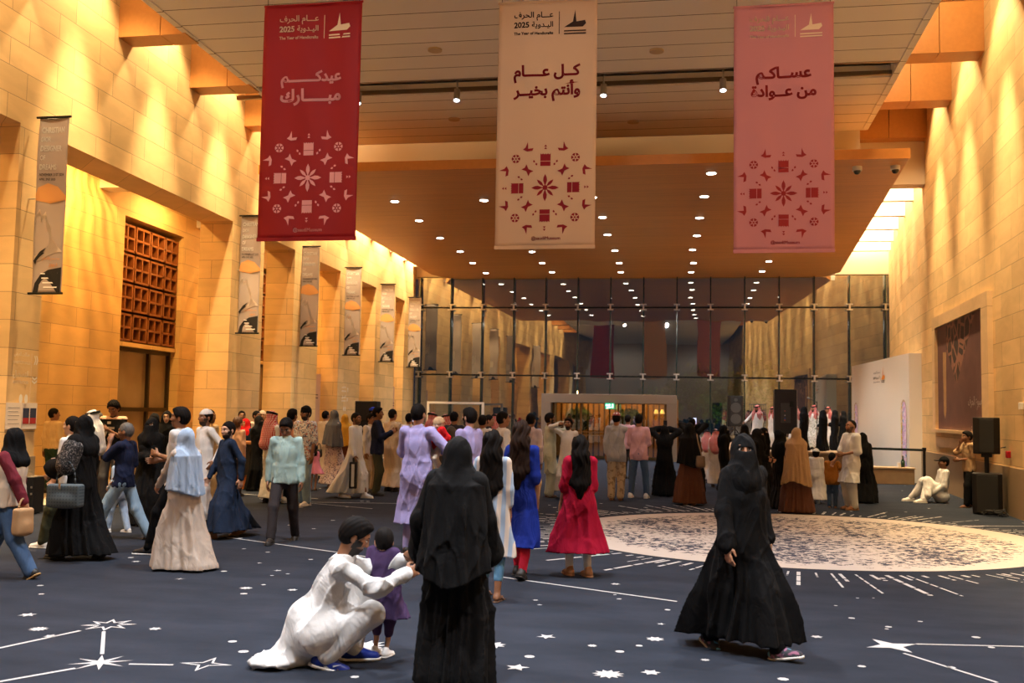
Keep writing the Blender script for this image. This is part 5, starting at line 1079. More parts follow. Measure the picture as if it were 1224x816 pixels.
F['capboy'] = P(976,601,536,'small boy in white robe and white cap beside the boy in ochre shirt',165,'tan','short',tops=[thobe('white',flare=.12,hem=.07)],scarf=sc('cap','white'),child=1,shoes=('white',),lf=(0,-.06),rf=(0,.12))
F['ochreboy'] = P(995,607,541,'small boy in ochre shirt and blue jeans seen from behind',172,'tan','short',tops=[shirt('ochre',hem=.42,sleeve=1.6)],legs=pants('denim',w=1.1),child=1,la=(.14,-.05,.5),ra=(-.2,-.06,.7),shoes=('sandal',))
F['whiteman'] = P(1018,609,502,'balding bearded man in white tunic and trousers holding the ochre shirted boy\'s hand',-65,'brown','bald',tops=[kurta('white',hem=.3,sleeve=1.1,swide=1.35)],legs=pants('white',w=1.45),shoes=('tan',),beard=.8,la=(.06,-.2,.62),ra=(-.2,-.24,.54),wide=1.12)
F['blackwhite'] = P(1032,601,517,'person in black cloak half hidden behind the balding man in white',150,'tan',None,tops=[abaya(flare=.14)],scarf=sc('hijab'),fem=1)
# ---- right wall
F['sitter'] = P(1130,601,0,'man in white robe and black cap sitting on the floor against the right wall',-84,'brown','short',h=1.7,hip=.13,lf=(.06,-.5),rf=(-.14,-.62),pelv=(0,.5),lean=(0,.08),tops=[dict(mat=K['white'],name='robe',hem=None,t=.016,cut=lambda c: [RC(c['pel']+V(.1,0,0),c['kne'][1],.13,.1,.05),RC(c['pel']+V(-.1,0,0),c['kne'][-1],.13,.1,.05),RC(c['kne'][1],c['ank'][1]+V(0,.1,.08),.1,.08,.05),RC(c['kne'][-1],c['ank'][-1]+V(0,.1,.08),.1,.08,.05),PL((0,0,-1),-.004)])],
    legs=pants('white'),shoes=('white',),scarf=sc('visor','black'),la=(.14,-.22,.12),ra=(-.16,-.25,.14),head=(0,4))
F['leaner'] = P(1163,606,515,'boy in tan T-shirt and black track trousers with gold stripe leaning by the loudspeakers',-75,'brown','thick',tops=[shirt('shawl',sleeve=.9,swide=1.3)],legs=pants('black',w=1.25),lf=(.05,-.2),rf=(-.03,.06),la=(.0,-.22,.62),ra=(-.04,-.18,.83),rel=(-.3,-.6,-1),shoes=('sandal',),lean=(0,-.06))
# ---- on the stage
SZ = .8
def S(u, vf, vh, label, yaw, **k): return P(u, vf, vh, label, yaw, z0=SZ, **k)
S(905,538,484,'performer in white robe and checked headcloth conducting with a hand out at the music stand',-30,skin='brown',hair=None,tops=[thobe('white')],scarf=sc('ghutra',GHUTRA),ra=(-.42,-.2,.62),beard=1)
S(924,537,486,'performer in white robe and checked headcloth left of the tall loudspeaker on a stand',-50,skin='brown',hair=None,tops=[thobe('white')],scarf=sc('ghutra',GHUTRA))
S(951,538,485,'performer in white robe and checked headcloth right behind the tall loudspeaker on a stand',-10,skin='brown',hair=None,tops=[thobe('white')],scarf=sc('ghutra',GHUTRA))
S(961,539,486,'woman in black on stage, closest to the tall loudspeaker on a stand',-120,skin='tan',hair=None,tops=[abaya()],scarf=sc('hijab'),fem=1)
S(973,537,484,'singer in patterned white robe and checked headcloth at the microphone',-40,skin='brown',hair=None,tops=[thobe(floral('robe_pattern',(.66,.66,.62),(.2,.24,.18),24,.56))],scarf=sc('ghutra',GHUTRA),beard=1,ra=(-.1,-.25,.72))
S(984,539,490,'woman in black on stage, right of the singer in patterned robe',-130,skin='tan',hair=None,tops=[abaya()],scarf=sc('hijab'),fem=1,la=(.0,-.2,.62))
S(990,535,486,'performer in checked headcloth between the black clad women on stage',-30,skin='brown',hair=None,tops=[thobe('white')],scarf=sc('ghutra',GHUTRA))
S(998,538,490,'woman in black on stage, second from its right end',-100,skin='tan',hair=None,tops=[abaya()],scarf=sc('hijab'),fem=1,**FOLD)
S(1008,535,491,'woman in black on stage, last one towards the white wall',-95,skin='tan',hair=None,tops=[abaya()],scarf=sc('hijab'),fem=1,**FOLD)
# ---- seated listeners before the stage
for i, (u, vf, vh) in enumerate(((829,581,511),(845,576,514),(856,582,513))):
    P(u,vf,vh,('leftmost','middle','rightmost')[i]+' of the three listeners in checked headcloth low beside the veiled woman by the stage',170,'tan',None,tops=[thobe('white')],scarf=sc('ghutra',GHUTRA),group='listeners before the stage')
# ---- trimmings worn by single figures
e, c = F['lace']; v, f = sdf_mesh([RC(c['sho'][1]*.75+c['elb'][1]*.25, c['elb'][1], .112, .112), EL(c['pel']+V(.05,.0,-c['pel'][2]+.2),(.001,.001,.001))], .012, folds(.006, 3)); np_mesh('lace_sleeve', v, f, LACE, e)
e, c = F['jersey']; t_ = Print(); t_.text('75', 0, 0, .2, .05, .2); t_.poly([(-.03,.13),(.03,.13),(.03,.17),(-.03,.17)]); o = t_.build('number', K['cream'], e, lambda x, z: .9*x*x, 0); o.location = (0, -.148*c['s'], .71*c['H'])
v, f = sdf_mesh([RC(c['sho'][-1]-c['sp']*.005, c['sho'][1]-c['sp']*.005, .075*c['s'], .075*c['s']), (lambda x, y, z, k=c['sho'][1][2]: k+.01-z, None, None, .01, 2)], .012); np_mesh('shoulder_yoke', v, f, K['peach'], e)
# ------------------------------------------------------------------ stage, white partition, loudspeakers
BLK = M('speaker_black', (.012,.011,.011), .55, bump=.1, bscale=200); GRL = M('grille', (.02,.02,.02), .7, bump=.5, bscale=300); RUB = M('cable_black', (.01,.01,.01), .6)
OAK = M('stage_wood', (.3,.19,.1), .55, var=.2, bscale=6)
stg = empty('stage', (3.2,27.2,0), 'low wooden stage under the performers in front of the glass', 'stage')
MB().hexa([(-2.4,.12),(1.5,.12),(1.5,8.3),(-2.4,8.3)], 0, .74).build('skirt', OAK, stg); MB().hexa([(-2.45,.05),(1.53,.05),(1.53,8.4),(-2.45,8.4)], .74, .8).build('deck', M('stage_edge',(.42,.28,.15),.5,var=.15,bscale=5), stg, bevel=.01)
stp = empty('stage_step', (5.25,27.55,0), 'low wooden step box at the foot of the white wall', 'step'); MB().box(-.5,.62,-.05,.5,0,.4).build('box', OAK, stp, bevel=.01); MB().box(-.52,.64,-.07,.52,.4,.44).build('top', M('step_top',(.5,.36,.22),.5), stp, bevel=.008)
b_ = empty('bottle', (5.62,27.7,.44), 'small dark bottle on the step by the white wall', 'bottle')
MB().cyl((0,0,0),(0,0,.16),.05,14).cyl((0,0,.16),(0,0,.22),.05,14,r2=.018).cyl((0,0,.22),(0,0,.28),.018,12).build('glass_body', M('bottle_green',(.01,.03,.015),.15), b_, smooth=True); MB().cyl((0,0,.28),(0,0,.3),.02,12).build('cap', DARKM, b_)
tag(MB().cyl((5.5,27.62,.44),(5.5,27.62,.56),.045,14,r2=.05).build('paper_cup', M('paper_white',(.75,.72,.66),.7)), 'white paper cup beside the dark bottle', 'cup')
pw = empty('partition', (5.92,28.3,0), 'tall white partition wall with logo and arched flower niches', 'partition')
LOCAL = lambda q: [(x-5.92, y-28.3) for x, y in q]
MB().hexa(LOCAL([(5.92,28.3),(6.3,28.3),(5.98,35.7),(5.6,35.7)]), 0, 3.48).build('panel', M('partition_white', (.74,.68,.58), .7), pw)
def pface(y): return 5.92-.32*(y-28.3)/7.4-.012
FLW = floral('niche_flowers', (.6,.35,.6), (.75,.62,.7), 9, .5, (.12,.35,.6)); 
for yc, nm in ((28.85,'arched_niche'),(35.0,'arched_niche')):
    hw_ = .3; pts = [(-hw_,0.02),(hw_,.02)]+[(hw_*math.cos(t), 1.94+hw_*math.sin(t)) for t in np.linspace(0,math.pi,13)]
    q = MB(); q.recalc = False; q.poly([(pface(yc+p[0])-5.92, yc+p[0]-28.3, p[1]) for p in pts[::-1]]); o = q.build(nm, M('niche_cream',(.5,.36,.25),.8), pw)
    q = MB(); q.recalc = False; q.poly([(pface(yc+p[0]*.8-.05)-5.926, yc+p[0]*.8-.05-28.3, .02+p[1]*.965) for p in pts[::-1]]); q.build('flowers', FLW, o)
    q = MB(); q.recalc = False; q.poly([(pface(yc+.2+p[0]*.3)-5.932, yc+.17+p[0]*.25-28.3, .02+p[1]*.96) for p in pts[::-1]]); q.build('flowers', floral('niche_gold',(.6,.4,.05),(.7,.55,.5),8,.5), o)
lg = Print(); k = 1.1
lg.text(arabic('عـــام الحرف'), -.16*k, .1*k, .12*k, .02, .4*k); lg.text(arabic('اليـدوية'), -.1*k, -.03*k, .12*k, .02, .25*k); lg.text('2025', -.3*k, -.03*k, .12*k, .03, .15*k); lg.text('The Year of Handicrafts', -.16*k, -.14*k, .06*k, .03, .4*k); lg.poly([(.075,-.16),(.082,-.16),(.082,.17),(.075,.17)], 0, 0, k)
lm = Print(); lm.poly([(-.08,-.08),(-.03,.0),(0,.2),(.015,.0),(.08,.02),(.1,-.03),(.05,-.08)], .22*k, .0, k*1.2)
lh = Print(); lh.poly([(-.1,-.006),(.1,-.006),(.1,.012),(-.1,.012)], .22*k, -.13*k, k); lh.poly([(-.1,-.006),(.1,-.006),(.1,.012),(-.1,.012)], .22*k, -.165*k, k)
lo_ = bpy.data.objects.new('logo', None); COL.objects.link(lo_); lo_.parent = pw; lo_.location = (pface(31.6)-5.92-.006, 31.6-28.3, 2.98); lo_.rotation_euler = (0,0,-math.pi/2+math.atan(.32/7.4)); lo_.scale = (1.9,1,1.05)
flat = lambda x, z: 0*x
lg.build('lettering', M('logo_dark',(.04,.03,.015),.6), lo_, flat); lm.build('mark', M('logo_orange',(.8,.28,.02),.6), lo_, flat); lh.build('small_lettering', MATS['logo_dark'], lo_, flat)
def cabinet(par, w, d, z0, z1, name='cabinet', ch=.07):
    MB().hexa([(-w/2+ch,-d/2),(w/2-ch,-d/2),(w/2,-d/2+ch),(w/2-.03,d/2),(-w/2+.03,d/2),(-w/2,-d/2+ch)], z0, z1).build(name, BLK, par, bevel=.012)
    g_ = MB().box(-w/2+ch+.01, w/2-ch-.01, -d/2-.012, -d/2+.01, z0+.03, z1-.03).build('grille', GRL, par, bevel=.006); return g_
pa = empty('loudspeaker_stack', (5.42,19.54,0), 'black loudspeaker on a pole over its bass box by the right wall', 'loudspeaker', rz=-14)
cabinet(pa, .5, .55, .02, .74, 'bass_box'); MB().cyl((0,0,.74),(0,0,1.08),.04,14).build('pole', BLK, pa); MB().box(-.09,.09,-.09,.09,1.03,1.09).build('mount', BLK, pa)
cabinet(pa, .45, .42, 1.09, 1.75, 'top_cabinet', .1)
c_ = MB(); pts = [(.24,.1,1.2),(.34,.15,1.22),(.36,.2,.9),(.35,.22,.3),(.38,.15,.05),(.46,.3,.02)]
for a, b in zip(pts[:-1], pts[1:]): c_.cyl(a, b, .009, 8)
c_.build('cable', RUB, pa)
cl_ = MB(); r_ = random.Random(3); q0 = (.42,.25,.03)
for i in range(26):
    q1 = (.42+r_.uniform(-.14,.3), .2+r_.uniform(-.15,.2), r_.uniform(.02,.12)); cl_.cyl(q0, q1, .012, 6); q0 = q1
o = cl_.build('cable_pile', RUB); o.location = (4.92,18.8,0); tag(o, 'tangle of black cables on the carpet beside the bass box', 'cable')
def tripod(par, h):
    MB().cyl((0,0,.35),(0,0,h),.022,10).build('pole', DARKM, par)
    for k in range(3):
        a = 2*math.pi*k/3+.4; MB().cyl((0,0,.55),(.45*math.cos(a),.45*math.sin(a),.015),.014,8).build('leg', DARKM, par)
p2 = empty('loudspeaker', (2.5,26.3,0), 'tall black loudspeaker on a stand seen from behind at the stage edge', 'loudspeaker', rz=176)
tripod(p2, 1.3); cabinet(p2, .6, .5, 1.28, 2.4)
bp_ = MB().box(-.12,.12,.25,.262,1.55,2.05).build('rear_panel', M('panel_grey',(.04,.04,.04),.5), p2)
for z, c in ((1.62,(.6,.1,.02)),(1.66,(.02,.1,.5)),(1.74,(.5,.5,.5)),(1.85,(.4,.1,.05))): MB().cyl((.02,.262,z),(.02,.28,z),.014,10).build('socket', M('socket_%d'%int(z*100), c, .4), bp_)
MB().box(-.19,-.09,.25,.27,1.95,2.1).build('handle_recess', DARKM, p2)
p3 = empty('loudspeaker', (1.42,30.2,.8), 'black two-way loudspeaker on a stand at the back of the stage', 'loudspeaker', rz=6)
tripod(p3, .62); cabinet(p3, .46, .42, .6, 1.5)
for z, r in ((.82,.15),(1.15,.15),(1.38,.05)):
    MB().cyl((0,-.222,z),(0,-.235,z),r,22).build('driver', M('cone_grey',(.06,.06,.06),.45), p3)
ms = empty('music_stand', (1.93,28.05,.8), 'black slatted music stand before the conducting performer', 'stand', rz=150); MB().cyl((0,0,0),(0,0,.95),.014,8).build('pole', DARKM, ms)
for k in range(3): a = 2*math.pi*k/3; MB().cyl((0,0,.15),(.25*math.cos(a),.25*math.sin(a),.01),.01,6).build('leg', DARKM, ms)
d_ = MB()
for i in range(9): d_.box(-.24+.06*i-.006, -.24+.06*i+.006, -.01, .0, .92, 1.24)
d_.box(-.26,.26,-.012,.012,.92,.94).box(-.26,.26,-.012,.012,1.22,1.24); d_.build('desk', M('stand_grey',(.1,.1,.1),.5), ms)
mi = empty('microphone_stand', (3.55,28.5,.8), 'thin microphone stand before the singer in patterned robe', 'microphone'); MB().cyl((0,0,0),(0,0,.02),.13,18).build('base', DARKM, mi); MB().cyl((0,0,.02),(0,0,1.35),.011,8).build('pole', DARKM, mi); MB().cyl((0,0,1.3),(-.18,.1,1.42),.008,8).build('boom', DARKM, mi); MB().cyl((-.18,.1,1.42),(-.24,.13,1.45),.025,12).build('microphone', M('mic_grey',(.08,.08,.08),.4), mi)
for i, (x, y, lb) in enumerate(((5.82,26.2,'black belt barrier post near the white partition'),(4.12,26.9,'black belt barrier post behind the balding man in white'))):
    e_ = empty('barrier_post', (x, y, 0), lb, 'barrier', 'belt barrier posts'); MB().cyl((0,0,0),(0,0,.02),.17,24).build('base', BLK, e_); MB().cyl((0,0,.02),(0,0,.92),.035,14).build('pole', BLK, e_); MB().cyl((0,0,.92),(0,0,1.0),.05,14).build('belt_head', BLK, e_)
    if i == 0: MB().hexa([(0,-.02),(-1.6,.68),(-1.6,.69),(0,-.01)], .91, .97).build('belt', M('belt_green',(.01,.018,.014),.7), e_)
# ------------------------------------------------------------------ right wall: framed panel and small fittings
pf = empty('wall_panel', (rw(23.2),23.2,0), 'large framed brown picture of ruins set in the right wall', 'picture')
def onwall(y0, y1, z0, z1, d0, d1): return MB().hexa([(rw(y0)-d0-rw(23.2), y0-23.2), (rw(y0)-d1-rw(23.2), y0-23.2), (rw(y1)-d1-rw(23.2), y1-23.2), (rw(y1)-d0-rw(23.2), y1-23.2)][::-1], z0, z1)
FRM = stone_mat('frame_stone', (.62,.42,.22), row=1.3, bl=2.6)
onwall(20.4,26.1,3.93,4.2,-.05,.1).build('frame_top', FRM, pf); onwall(20.4,20.95,1.46,3.93,-.05,.1).build('frame_side', FRM, pf); onwall(25.75,26.1,1.46,3.93,-.05,.1).build('frame_side', FRM, pf)
onwall(20.4,26.1,1.4,1.47,-.05,.14).build('sill', FRM, pf); onwall(20.7,25.9,1.05,1.4,-.05,.07).build('frame_bottom', FRM, pf)
def ruin_mat():
    m, nt, b = nodes('ruins_print'); ge = N(nt, 'ShaderNodeNewGeometry'); sp = N(nt, 'ShaderNodeSeparateXYZ'); nt.links.new(ge.outputs['Position'], sp.inputs[0]); x, y, z = sp.outputs
    u = math_(nt, 'DIVIDE', math_(nt, 'SUBTRACT', y, 20.95), 4.8); w_ = math_(nt, 'DIVIDE', math_(nt, 'SUBTRACT', z, 1.47), 2.46)
    nz = N(nt, 'ShaderNodeTexNoise', i_Scale=1.3, i_Detail=6., i_Distortion=1.); nt.links.new(ge.outputs['Position'], nz.inputs['Vector'])
    c = mixc(nt, nz.outputs['Fac'], (.05,.02,.02), (.2,.085,.075))
    vo = N(nt, 'ShaderNodeTexVoronoi', feature='DISTANCE_TO_EDGE', i_Scale=2.6); nt.links.new(ge.outputs['Position'], vo.inputs['Vector'])
    ru = mixc(nt, math_(nt, 'LESS_THAN', vo.outputs['Distance'], .09), (.03,.015,.012), (.27,.12,.08))
    t = math_(nt, 'MULTIPLY', math_(nt, 'GREATER_THAN', math_(nt, 'SUBTRACT', w_, math_(nt, 'MULTIPLY', math_(nt, 'ABSOLUTE', math_(nt, 'SUBTRACT', u, .55)), 1.5)), .42), math_(nt, 'LESS_THAN', u, .78))
    nt.links.new(mixc(nt, t, c, ru), b.inputs['Base Color']); b.inputs['Roughness'].default_value = .6; return m
pp = onwall(20.95,25.75,1.47,3.93,-.05,.03).build('picture', ruin_mat(), pf)
AR = lambda y, z: (rw(y)-.034-rw(23.2), y-23.2, z)
q = MB(); q.recalc = False; q.poly([AR(y, z) for y, z in ((25.1,3.3),(24.72,3.28),(24.75,1.9),(24.9,1.72),(25.05,1.85))]); q.build('artefact', M('artefact_sand',(.42,.25,.12),.7,var=.3,bscale=9), pp)
t_ = Print(); t_.text(arabic('أسبوع الحرف'), 0, 0, .26, .012, 1.3); t_.text(arabic('اليدوية'), -.1, -.62, .26, .012, .6)
to = t_.build('lettering', M('ink_grey',(.5,.45,.42),.7), pp, flat); to.location = (rw(21.7)-.04-rw(23.2), 21.75-23.2, 2.08); to.rotation_euler = (0,0,-math.pi/2-math.atan(.052))
for (u, v, w_, h_, c, nm, lb) in ((1199,543,.1,.12,(.4,.01,.015),'alarm_call_point','red alarm box on the right wall by the loudspeakers'),(1216,485,.08,.12,(.7,.66,.58),'wall_sensor','small cream sensor box high on the right wall')):
    Y = 19.3 if u < 1210 else 18.4; z = height_at(u, v, Y); o = MB().box(-.05,.02,-w_/2,w_/2,-h_/2,h_/2).build(nm, M(nm,c,.5), bevel=.008); o.location = (rw(Y)-.02,Y,z); tag(o, lb, 'box')
# ------------------------------------------------------------------ entrance lobby in the glass front
vb = empty('entrance_lobby', (-2.84,37.0,0), 'grey framed glass entrance lobby with exit sign', 'doorway')
FRG = M('lobby_frame', (.27,.22,.17), .5)
MB().box(-2.5,2.5,0,1.6,2.1,2.43).build('header', FRG, vb, bevel=.01); MB().box(-2.5,-2.14,0,1.6,0,2.1).build('jamb', FRG, vb); MB().box(2.14,2.5,0,1.6,0,2.1).build('jamb', FRG, vb)
for x in (-2.1,-1.05,.35,1.3,2.1): MB().box(x-.035,x+.035,.4,.5,0,2.1).build('mullion', M('lobby_bronze',(.2,.11,.04),.35,.6), vb)
for z in (.9,1.02): MB().box(-2.14,2.14,.42,.47,z-.02,z+.02).build('push_bar', MATS['lobby_bronze'], vb)
MB().box(-2.14,2.14,.44,.45,0,2.1).build('door_glass', CLEAR, vb)
ow = tag(MB().box(-5.4,-.3,40.6,40.7,0,2.32).build('slatted_screen', lined_mat('screen_slats', (.62,.26,.05), .22, 0, 0, line=(.12,.04,.01), lw_=.07, rough=.5)), 'amber lit slatted timber screen outside the lobby doors', 'screen')
ex = empty('exit_sign', (-2.78,36.93,2.0), 'green lit exit sign over the entrance lobby doors', 'sign'); MB().box(-.17,.17,-.03,.03,-.11,.11).build('case', M('exit_green',(.0,.25,.12),.5,emit=(.02,.6,.28),es=.7), ex); MB().box(-.01,.01,-.01,.01,.11,.14).build('bracket', DARKM, ex)
t_ = Print(); t_.text('EXIT', -.05, .03, .09, .03, .17); t_.text(arabic('مخرج'), -.03, -.06, .09, .02, .16); t_.poly([(-.03,-.07),(.03,-.07),(.03,.07),(-.03,.07)], .11, 0); t_.build('lettering', M('exit_white',(.9,.9,.9),.5,emit=(.8,1,.9),es=1.3), ex, flat, .032)
for x in (-.9,.1,1.1): light('POINT', (-2.84+x*1.4, 39.3, 2.5), 60, (1,.5,.16), shadow_soft_size=.1)
for i, (x, y) in enumerate(((-1.15,39.4),(-.92,39.7))):
    l_ = empty('wall_lantern', (x, y, 1.75), ('glowing amber lantern beyond the lobby doors, left one','glowing amber lantern beyond the lobby doors, right one')[i], 'lamp', 'lanterns beyond the lobby'); MB().cyl((0,0,0),(0,0,.16),.1,14,r2=.05).build('shade', M('lantern_glow',(1,.6,.2),.5,emit=(1,.45,.1),es=2.2), l_); MB().cyl((0,0,.16),(0,0,.9),.008,6).build('cord', DARKM, l_)
# ------------------------------------------------------------------ left side: desk, boards, notices, wayfinding
rd = empty('reception_desk', (-9.35,19.6,0), 'dark fronted reception desk with wooden top between the pillars', 'desk', rz=-2)
MB().box(-1.0,.55,-.02,.65,.3,.93).build('front_panel', M('desk_dark',(.02,.016,.014),.4), rd); MB().box(-.95,.5,.04,.6,0,.3).build('base', M('desk_base',(.5,.16,.03),.5), rd); MB().box(-1.05,.6,-.08,.7,.93,.98).build('counter_top', M('desk_top',(.3,.12,.04),.4), rd, bevel=.01)
bx_ = empty('floor_box', (-9.93,14.0,0), 'upright black case on the carpet by the far left pillar', 'case', rz=6); MB().box(-.1,.1,-.16,.16,.015,.56).build('body', BLK, bx_, bevel=.015); MB().box(-.1,.1,-.165,.165,.56,.575).build('steel_edge', STEEL, bx_)
for px_, z in ((-.101,.3),(-.101,.4)): MB().box(.06,.085,-.175,-.16,z,z+.03).build('latch', STEEL, bx_)
PB = M('board_blush', (.58,.36,.25), .8)
for i, (a, b, x, h_, lb) in enumerate(((27.3,28.9,-.5,2.75,'blush exhibition board between the third and fourth pillars'),(31.5,32.9,-.5,2.9,'blush exhibition board with small lettering, two bays from the glass'),(35.75,36.95,-.3,2.6,'pale exhibition board in the bay nearest the glass'))):
    o = empty('exhibition_board', (lw(a)+x, a, 0), lb, 'board', 'exhibition boards between the pillars'); MB().hexa([(0,0),(lw(b)-lw(a),b-a),(lw(b)-lw(a)-.08,b-a),(-.08,0)], 0, h_).build('board', PB, o)
    t_ = Print(); t_.text('India', 0, .22, .2, .02, .34); 
    for k in range(2): t_.poly([(-.2,-.2-.09*k),(.25,-.2-.09*k),(.25,-.17-.09*k),(-.2,-.17-.09*k)], .3, .0)
    s_ = t_.build('lettering', M('ink_umber',(.1,.06,.04),.7), o, flat); s_.location = (.012+.0, (b-a)*.45, h_-.45); s_.rotation_euler = (0,0,math.pi/2+.033)
mu = lw(33.4)  
sg = empty('direction_sign', (lw(13.68)+.012, 13.68, 2.0), 'white direction lettering with arrows on the far left pillar', 'sign', rz=90-1.9)
t_ = Print(); W_ = 1.0
for z, en, ar in ((.36,'EXHIBITION HALLS','صالات العرض'),(.06,'REGISTRATION','التسجيل')):
    t_.text(arabic(ar), -.08, z+.07, .12, .025, .42); t_.text(en, -.08, z-.05, .07, .035, .5 if z > .2 else .42)
    for k in (0,1):
        for s in (1,-1): t_.poly([(0,.07*s),(.028,.07*s),(.065,0),(.037,0)][::s], .27+.055*k if z > .3 else .31, z if z > .3 else z+.05-.055*k, 1., 0 if z > .3 else -math.pi/2)
for x in (-.05,.1):
    t_.poly([(x+.05*math.cos(t), -.24+.07*math.sin(t)) for t in np.linspace(0,6.28,15)[:-1]])
t_.poly([(.2,-.3),(.205,-.3),(.205,.46),(.2,.46)])
t_.build('lettering', M('sign_white',(.85,.78,.66),.7), sg, flat, .004); sg.scale = (.8,1,1)
o = copy_tree(sg); o.location = (lw(29.7)+.012, 29.7, 1.95); tag(o, 'white direction lettering on the pillar right of the third blush board', 'sign')
no = [(13.49,'plain white notice sheet on the far left pillar',(.62,.52,.42)),(13.87,'notice sheet with dark and red pictures on the far left pillar',(.62,.54,.46))]
for i, (y, lb, c) in enumerate(no):
    o = empty('notice', (lw(y)+.012, y, 1.5), lb, 'notice', rz=90-1.9); MB().box(-.17,.17,-.005,.008,-.2,.2).build('sheet', M('notice_%d'%i,tuple(min(1,q*1.3) for q in c),.6), o)
    t_ = Print()
    if i: 
        for x in (-.08,.08): t_.poly([(x-.07,-.12),(x+.07,-.12),(x+.07,.12),(x-.07,.12)])
        t_.build('picture', M('notice_dark',(.04,.05,.09),.6), o, flat, .007); t2 = Print()
        for x in (-.08,.08): t2.poly([(x-.07,-.12),(x+.07,-.12),(x+.07,-.03),(x-.07,-.03)])
        t2.build('picture', M('notice_red',(.4,.03,.03),.6), o, flat, .009)
    else:
        for k in range(5): t_.poly([(-.13,.12-.06*k),(.12-.03*(k%2),.12-.06*k),(.12-.03*(k%2),.13-.06*k),(-.13,.13-.06*k)])
        t_.build('lettering', M('notice_ink',(.3,.26,.22),.7), o, flat, .007)
wb = empty('whiteboard', (lw(24)-1.7, 23.2, 1.9), 'pale framed board standing back between the second and third pillars', 'board'); MB().box(-.04,.0,0,1.6,0,2.0).build('panel', M('board_pale',(.6,.55,.48),.6), wb); MB().box(-.05,.02,-.05,1.65,-.06,0).build('frame', DARKM, wb); MB().box(-.05,.02,-.05,1.65,2.0,2.06).build('frame', DARKM, wb); MB().box(-.05,.0,.1,.2,-1.9,-.06).build('leg', DARKM, wb); MB().box(-.05,.0,1.4,1.5,-1.9,-.06).build('leg', DARKM, wb)
di = empty('display_frame', (-8.6,36.8,0), 'thin cream display frame by the glass at the left', 'frame'); MB().box(-1.1,1.1,0,.1,1.98,2.06).build('top_rail', M('rail_cream',(.7,.62,.5),.6), di)
for x in (-1.1,1.02): MB().box(x,x+.08,0,.1,0,1.98).build('post', MATS['rail_cream'], di)
sk = empty('backdrop_box', (x_at(437,490,28.),28.,0), 'black flight case standing in the crowd beside the man in blue cap', 'case'); MB().box(-.33,.33,0,.4,.02,1.95).build('body', BLK, sk, bevel=.02); MB().box(-.36,.36,-.01,.41,1.35,1.4).build('edge', DARKM, sk)
# ------------------------------------------------------------------ things people hold
def bag_mesh(name, loc, rz, w, d, h, mat, label, cat='handbag', taper=.85, strap=.25, smat=None, hw=None, sz=None):
    o = empty(name, loc, label, cat, rz=rz); v, f = sdf_mesh([BX((0,0,h/2),(w/2-.03,d/2-.03,h/2-.03),.03,.03), EL((0,0,h*.3),(w*.46,d*.62,h*.34),.04)], .008); np_mesh('body', v, f, mat, o)
    if strap:
        q = MB(); hw_ = hw or w*.28
        pts = [(hw_*math.cos(t), 0, h+strap*math.sin(t)) for t in np.linspace(0,math.pi,13)]
        for a, b in zip(pts[:-1], pts[1:]): q.cyl(a, b, .009, 8)
        q.build('strap', smat or mat, o, smooth=True)
    return o
e, c = F['lace']; w = world(e, c['elb'][1]*.8+c['wri'][1]*.2); hb = bag_mesh('handbag', (float(w[0])+.1, float(w[1])-.1, float(w[2])-.43), 4, .38, .13, .25, waved('bag_quilt', (.04,.06,.075), (.07,.095,.11), 0, 30, .5, 2), 'blue-grey woven handbag hanging from the arm of the woman with lace sleeves', strap=.24, smat=M('strap_dark',(.03,.04,.045),.5))
MB().cyl((-.02,-.085,.2),(-.02,-.09,.26),.012,10).build('charm', M('gold_charm',(.7,.5,.3),.3,.8), hb)
e, c = F['maroon']; w = world(e, c['wri'][1]); bag_mesh('paper_bag', (float(w[0])+.02, float(w[1])-.02, .42), 80, .2, .1, .26, M('kraft_paper',(.42,.25,.12),.75,bump=.2,bscale=20), 'brown paper bag carried at the far left edge', 'bag', strap=.09, taper=.95)
e, c = F['bagman']; w = world(e, c['wri'][-1]); o = empty('slim_bag', (float(w[0]),float(w[1])-.02,float(w[2])-.62), 'slim black and white bag carried by the man in white robe', 'bag', rz=8); MB().box(-.07,.07,-.05,.05,0,.5).build('body', BLK, o, bevel=.015); MB().box(-.028,.028,-.056,-.049,.04,.46).build('white_panel', K['white'], o); MB().box(-.02,.02,-.01,.01,.5,.58).build('handle', BLK, o)
e, c = F['brownskirt']; o = bag_mesh('shoulder_bag', (float(e.location[0])+.2, float(e.location[1])-.24, .72), 0, .17, .07, .22, M('bag_taupe',(.17,.12,.085),.5,bump=.2,bscale=40), 'small taupe bag slung on the back of the woman in brown skirt', strap=0)
q = MB(); pts = [(.03,0,.2),(-.04,-.0,.45),(-.07,.04,.62)]
for a, b in zip(pts[:-1], pts[1:]): q.cyl(a, b, .012, 8)
q.build('strap', M('strap_tan',(.3,.2,.12),.5), o)
e, c = F['pinkgirl']; 
bag_mesh('mini_handbag', (float(F['floraldress'][0].location[0])-.28, float(F['floraldress'][0].location[1])-.12, .66), 0, .14, .08, .17, BLK, 'little black handbag beside the woman in floral dress', strap=.12)
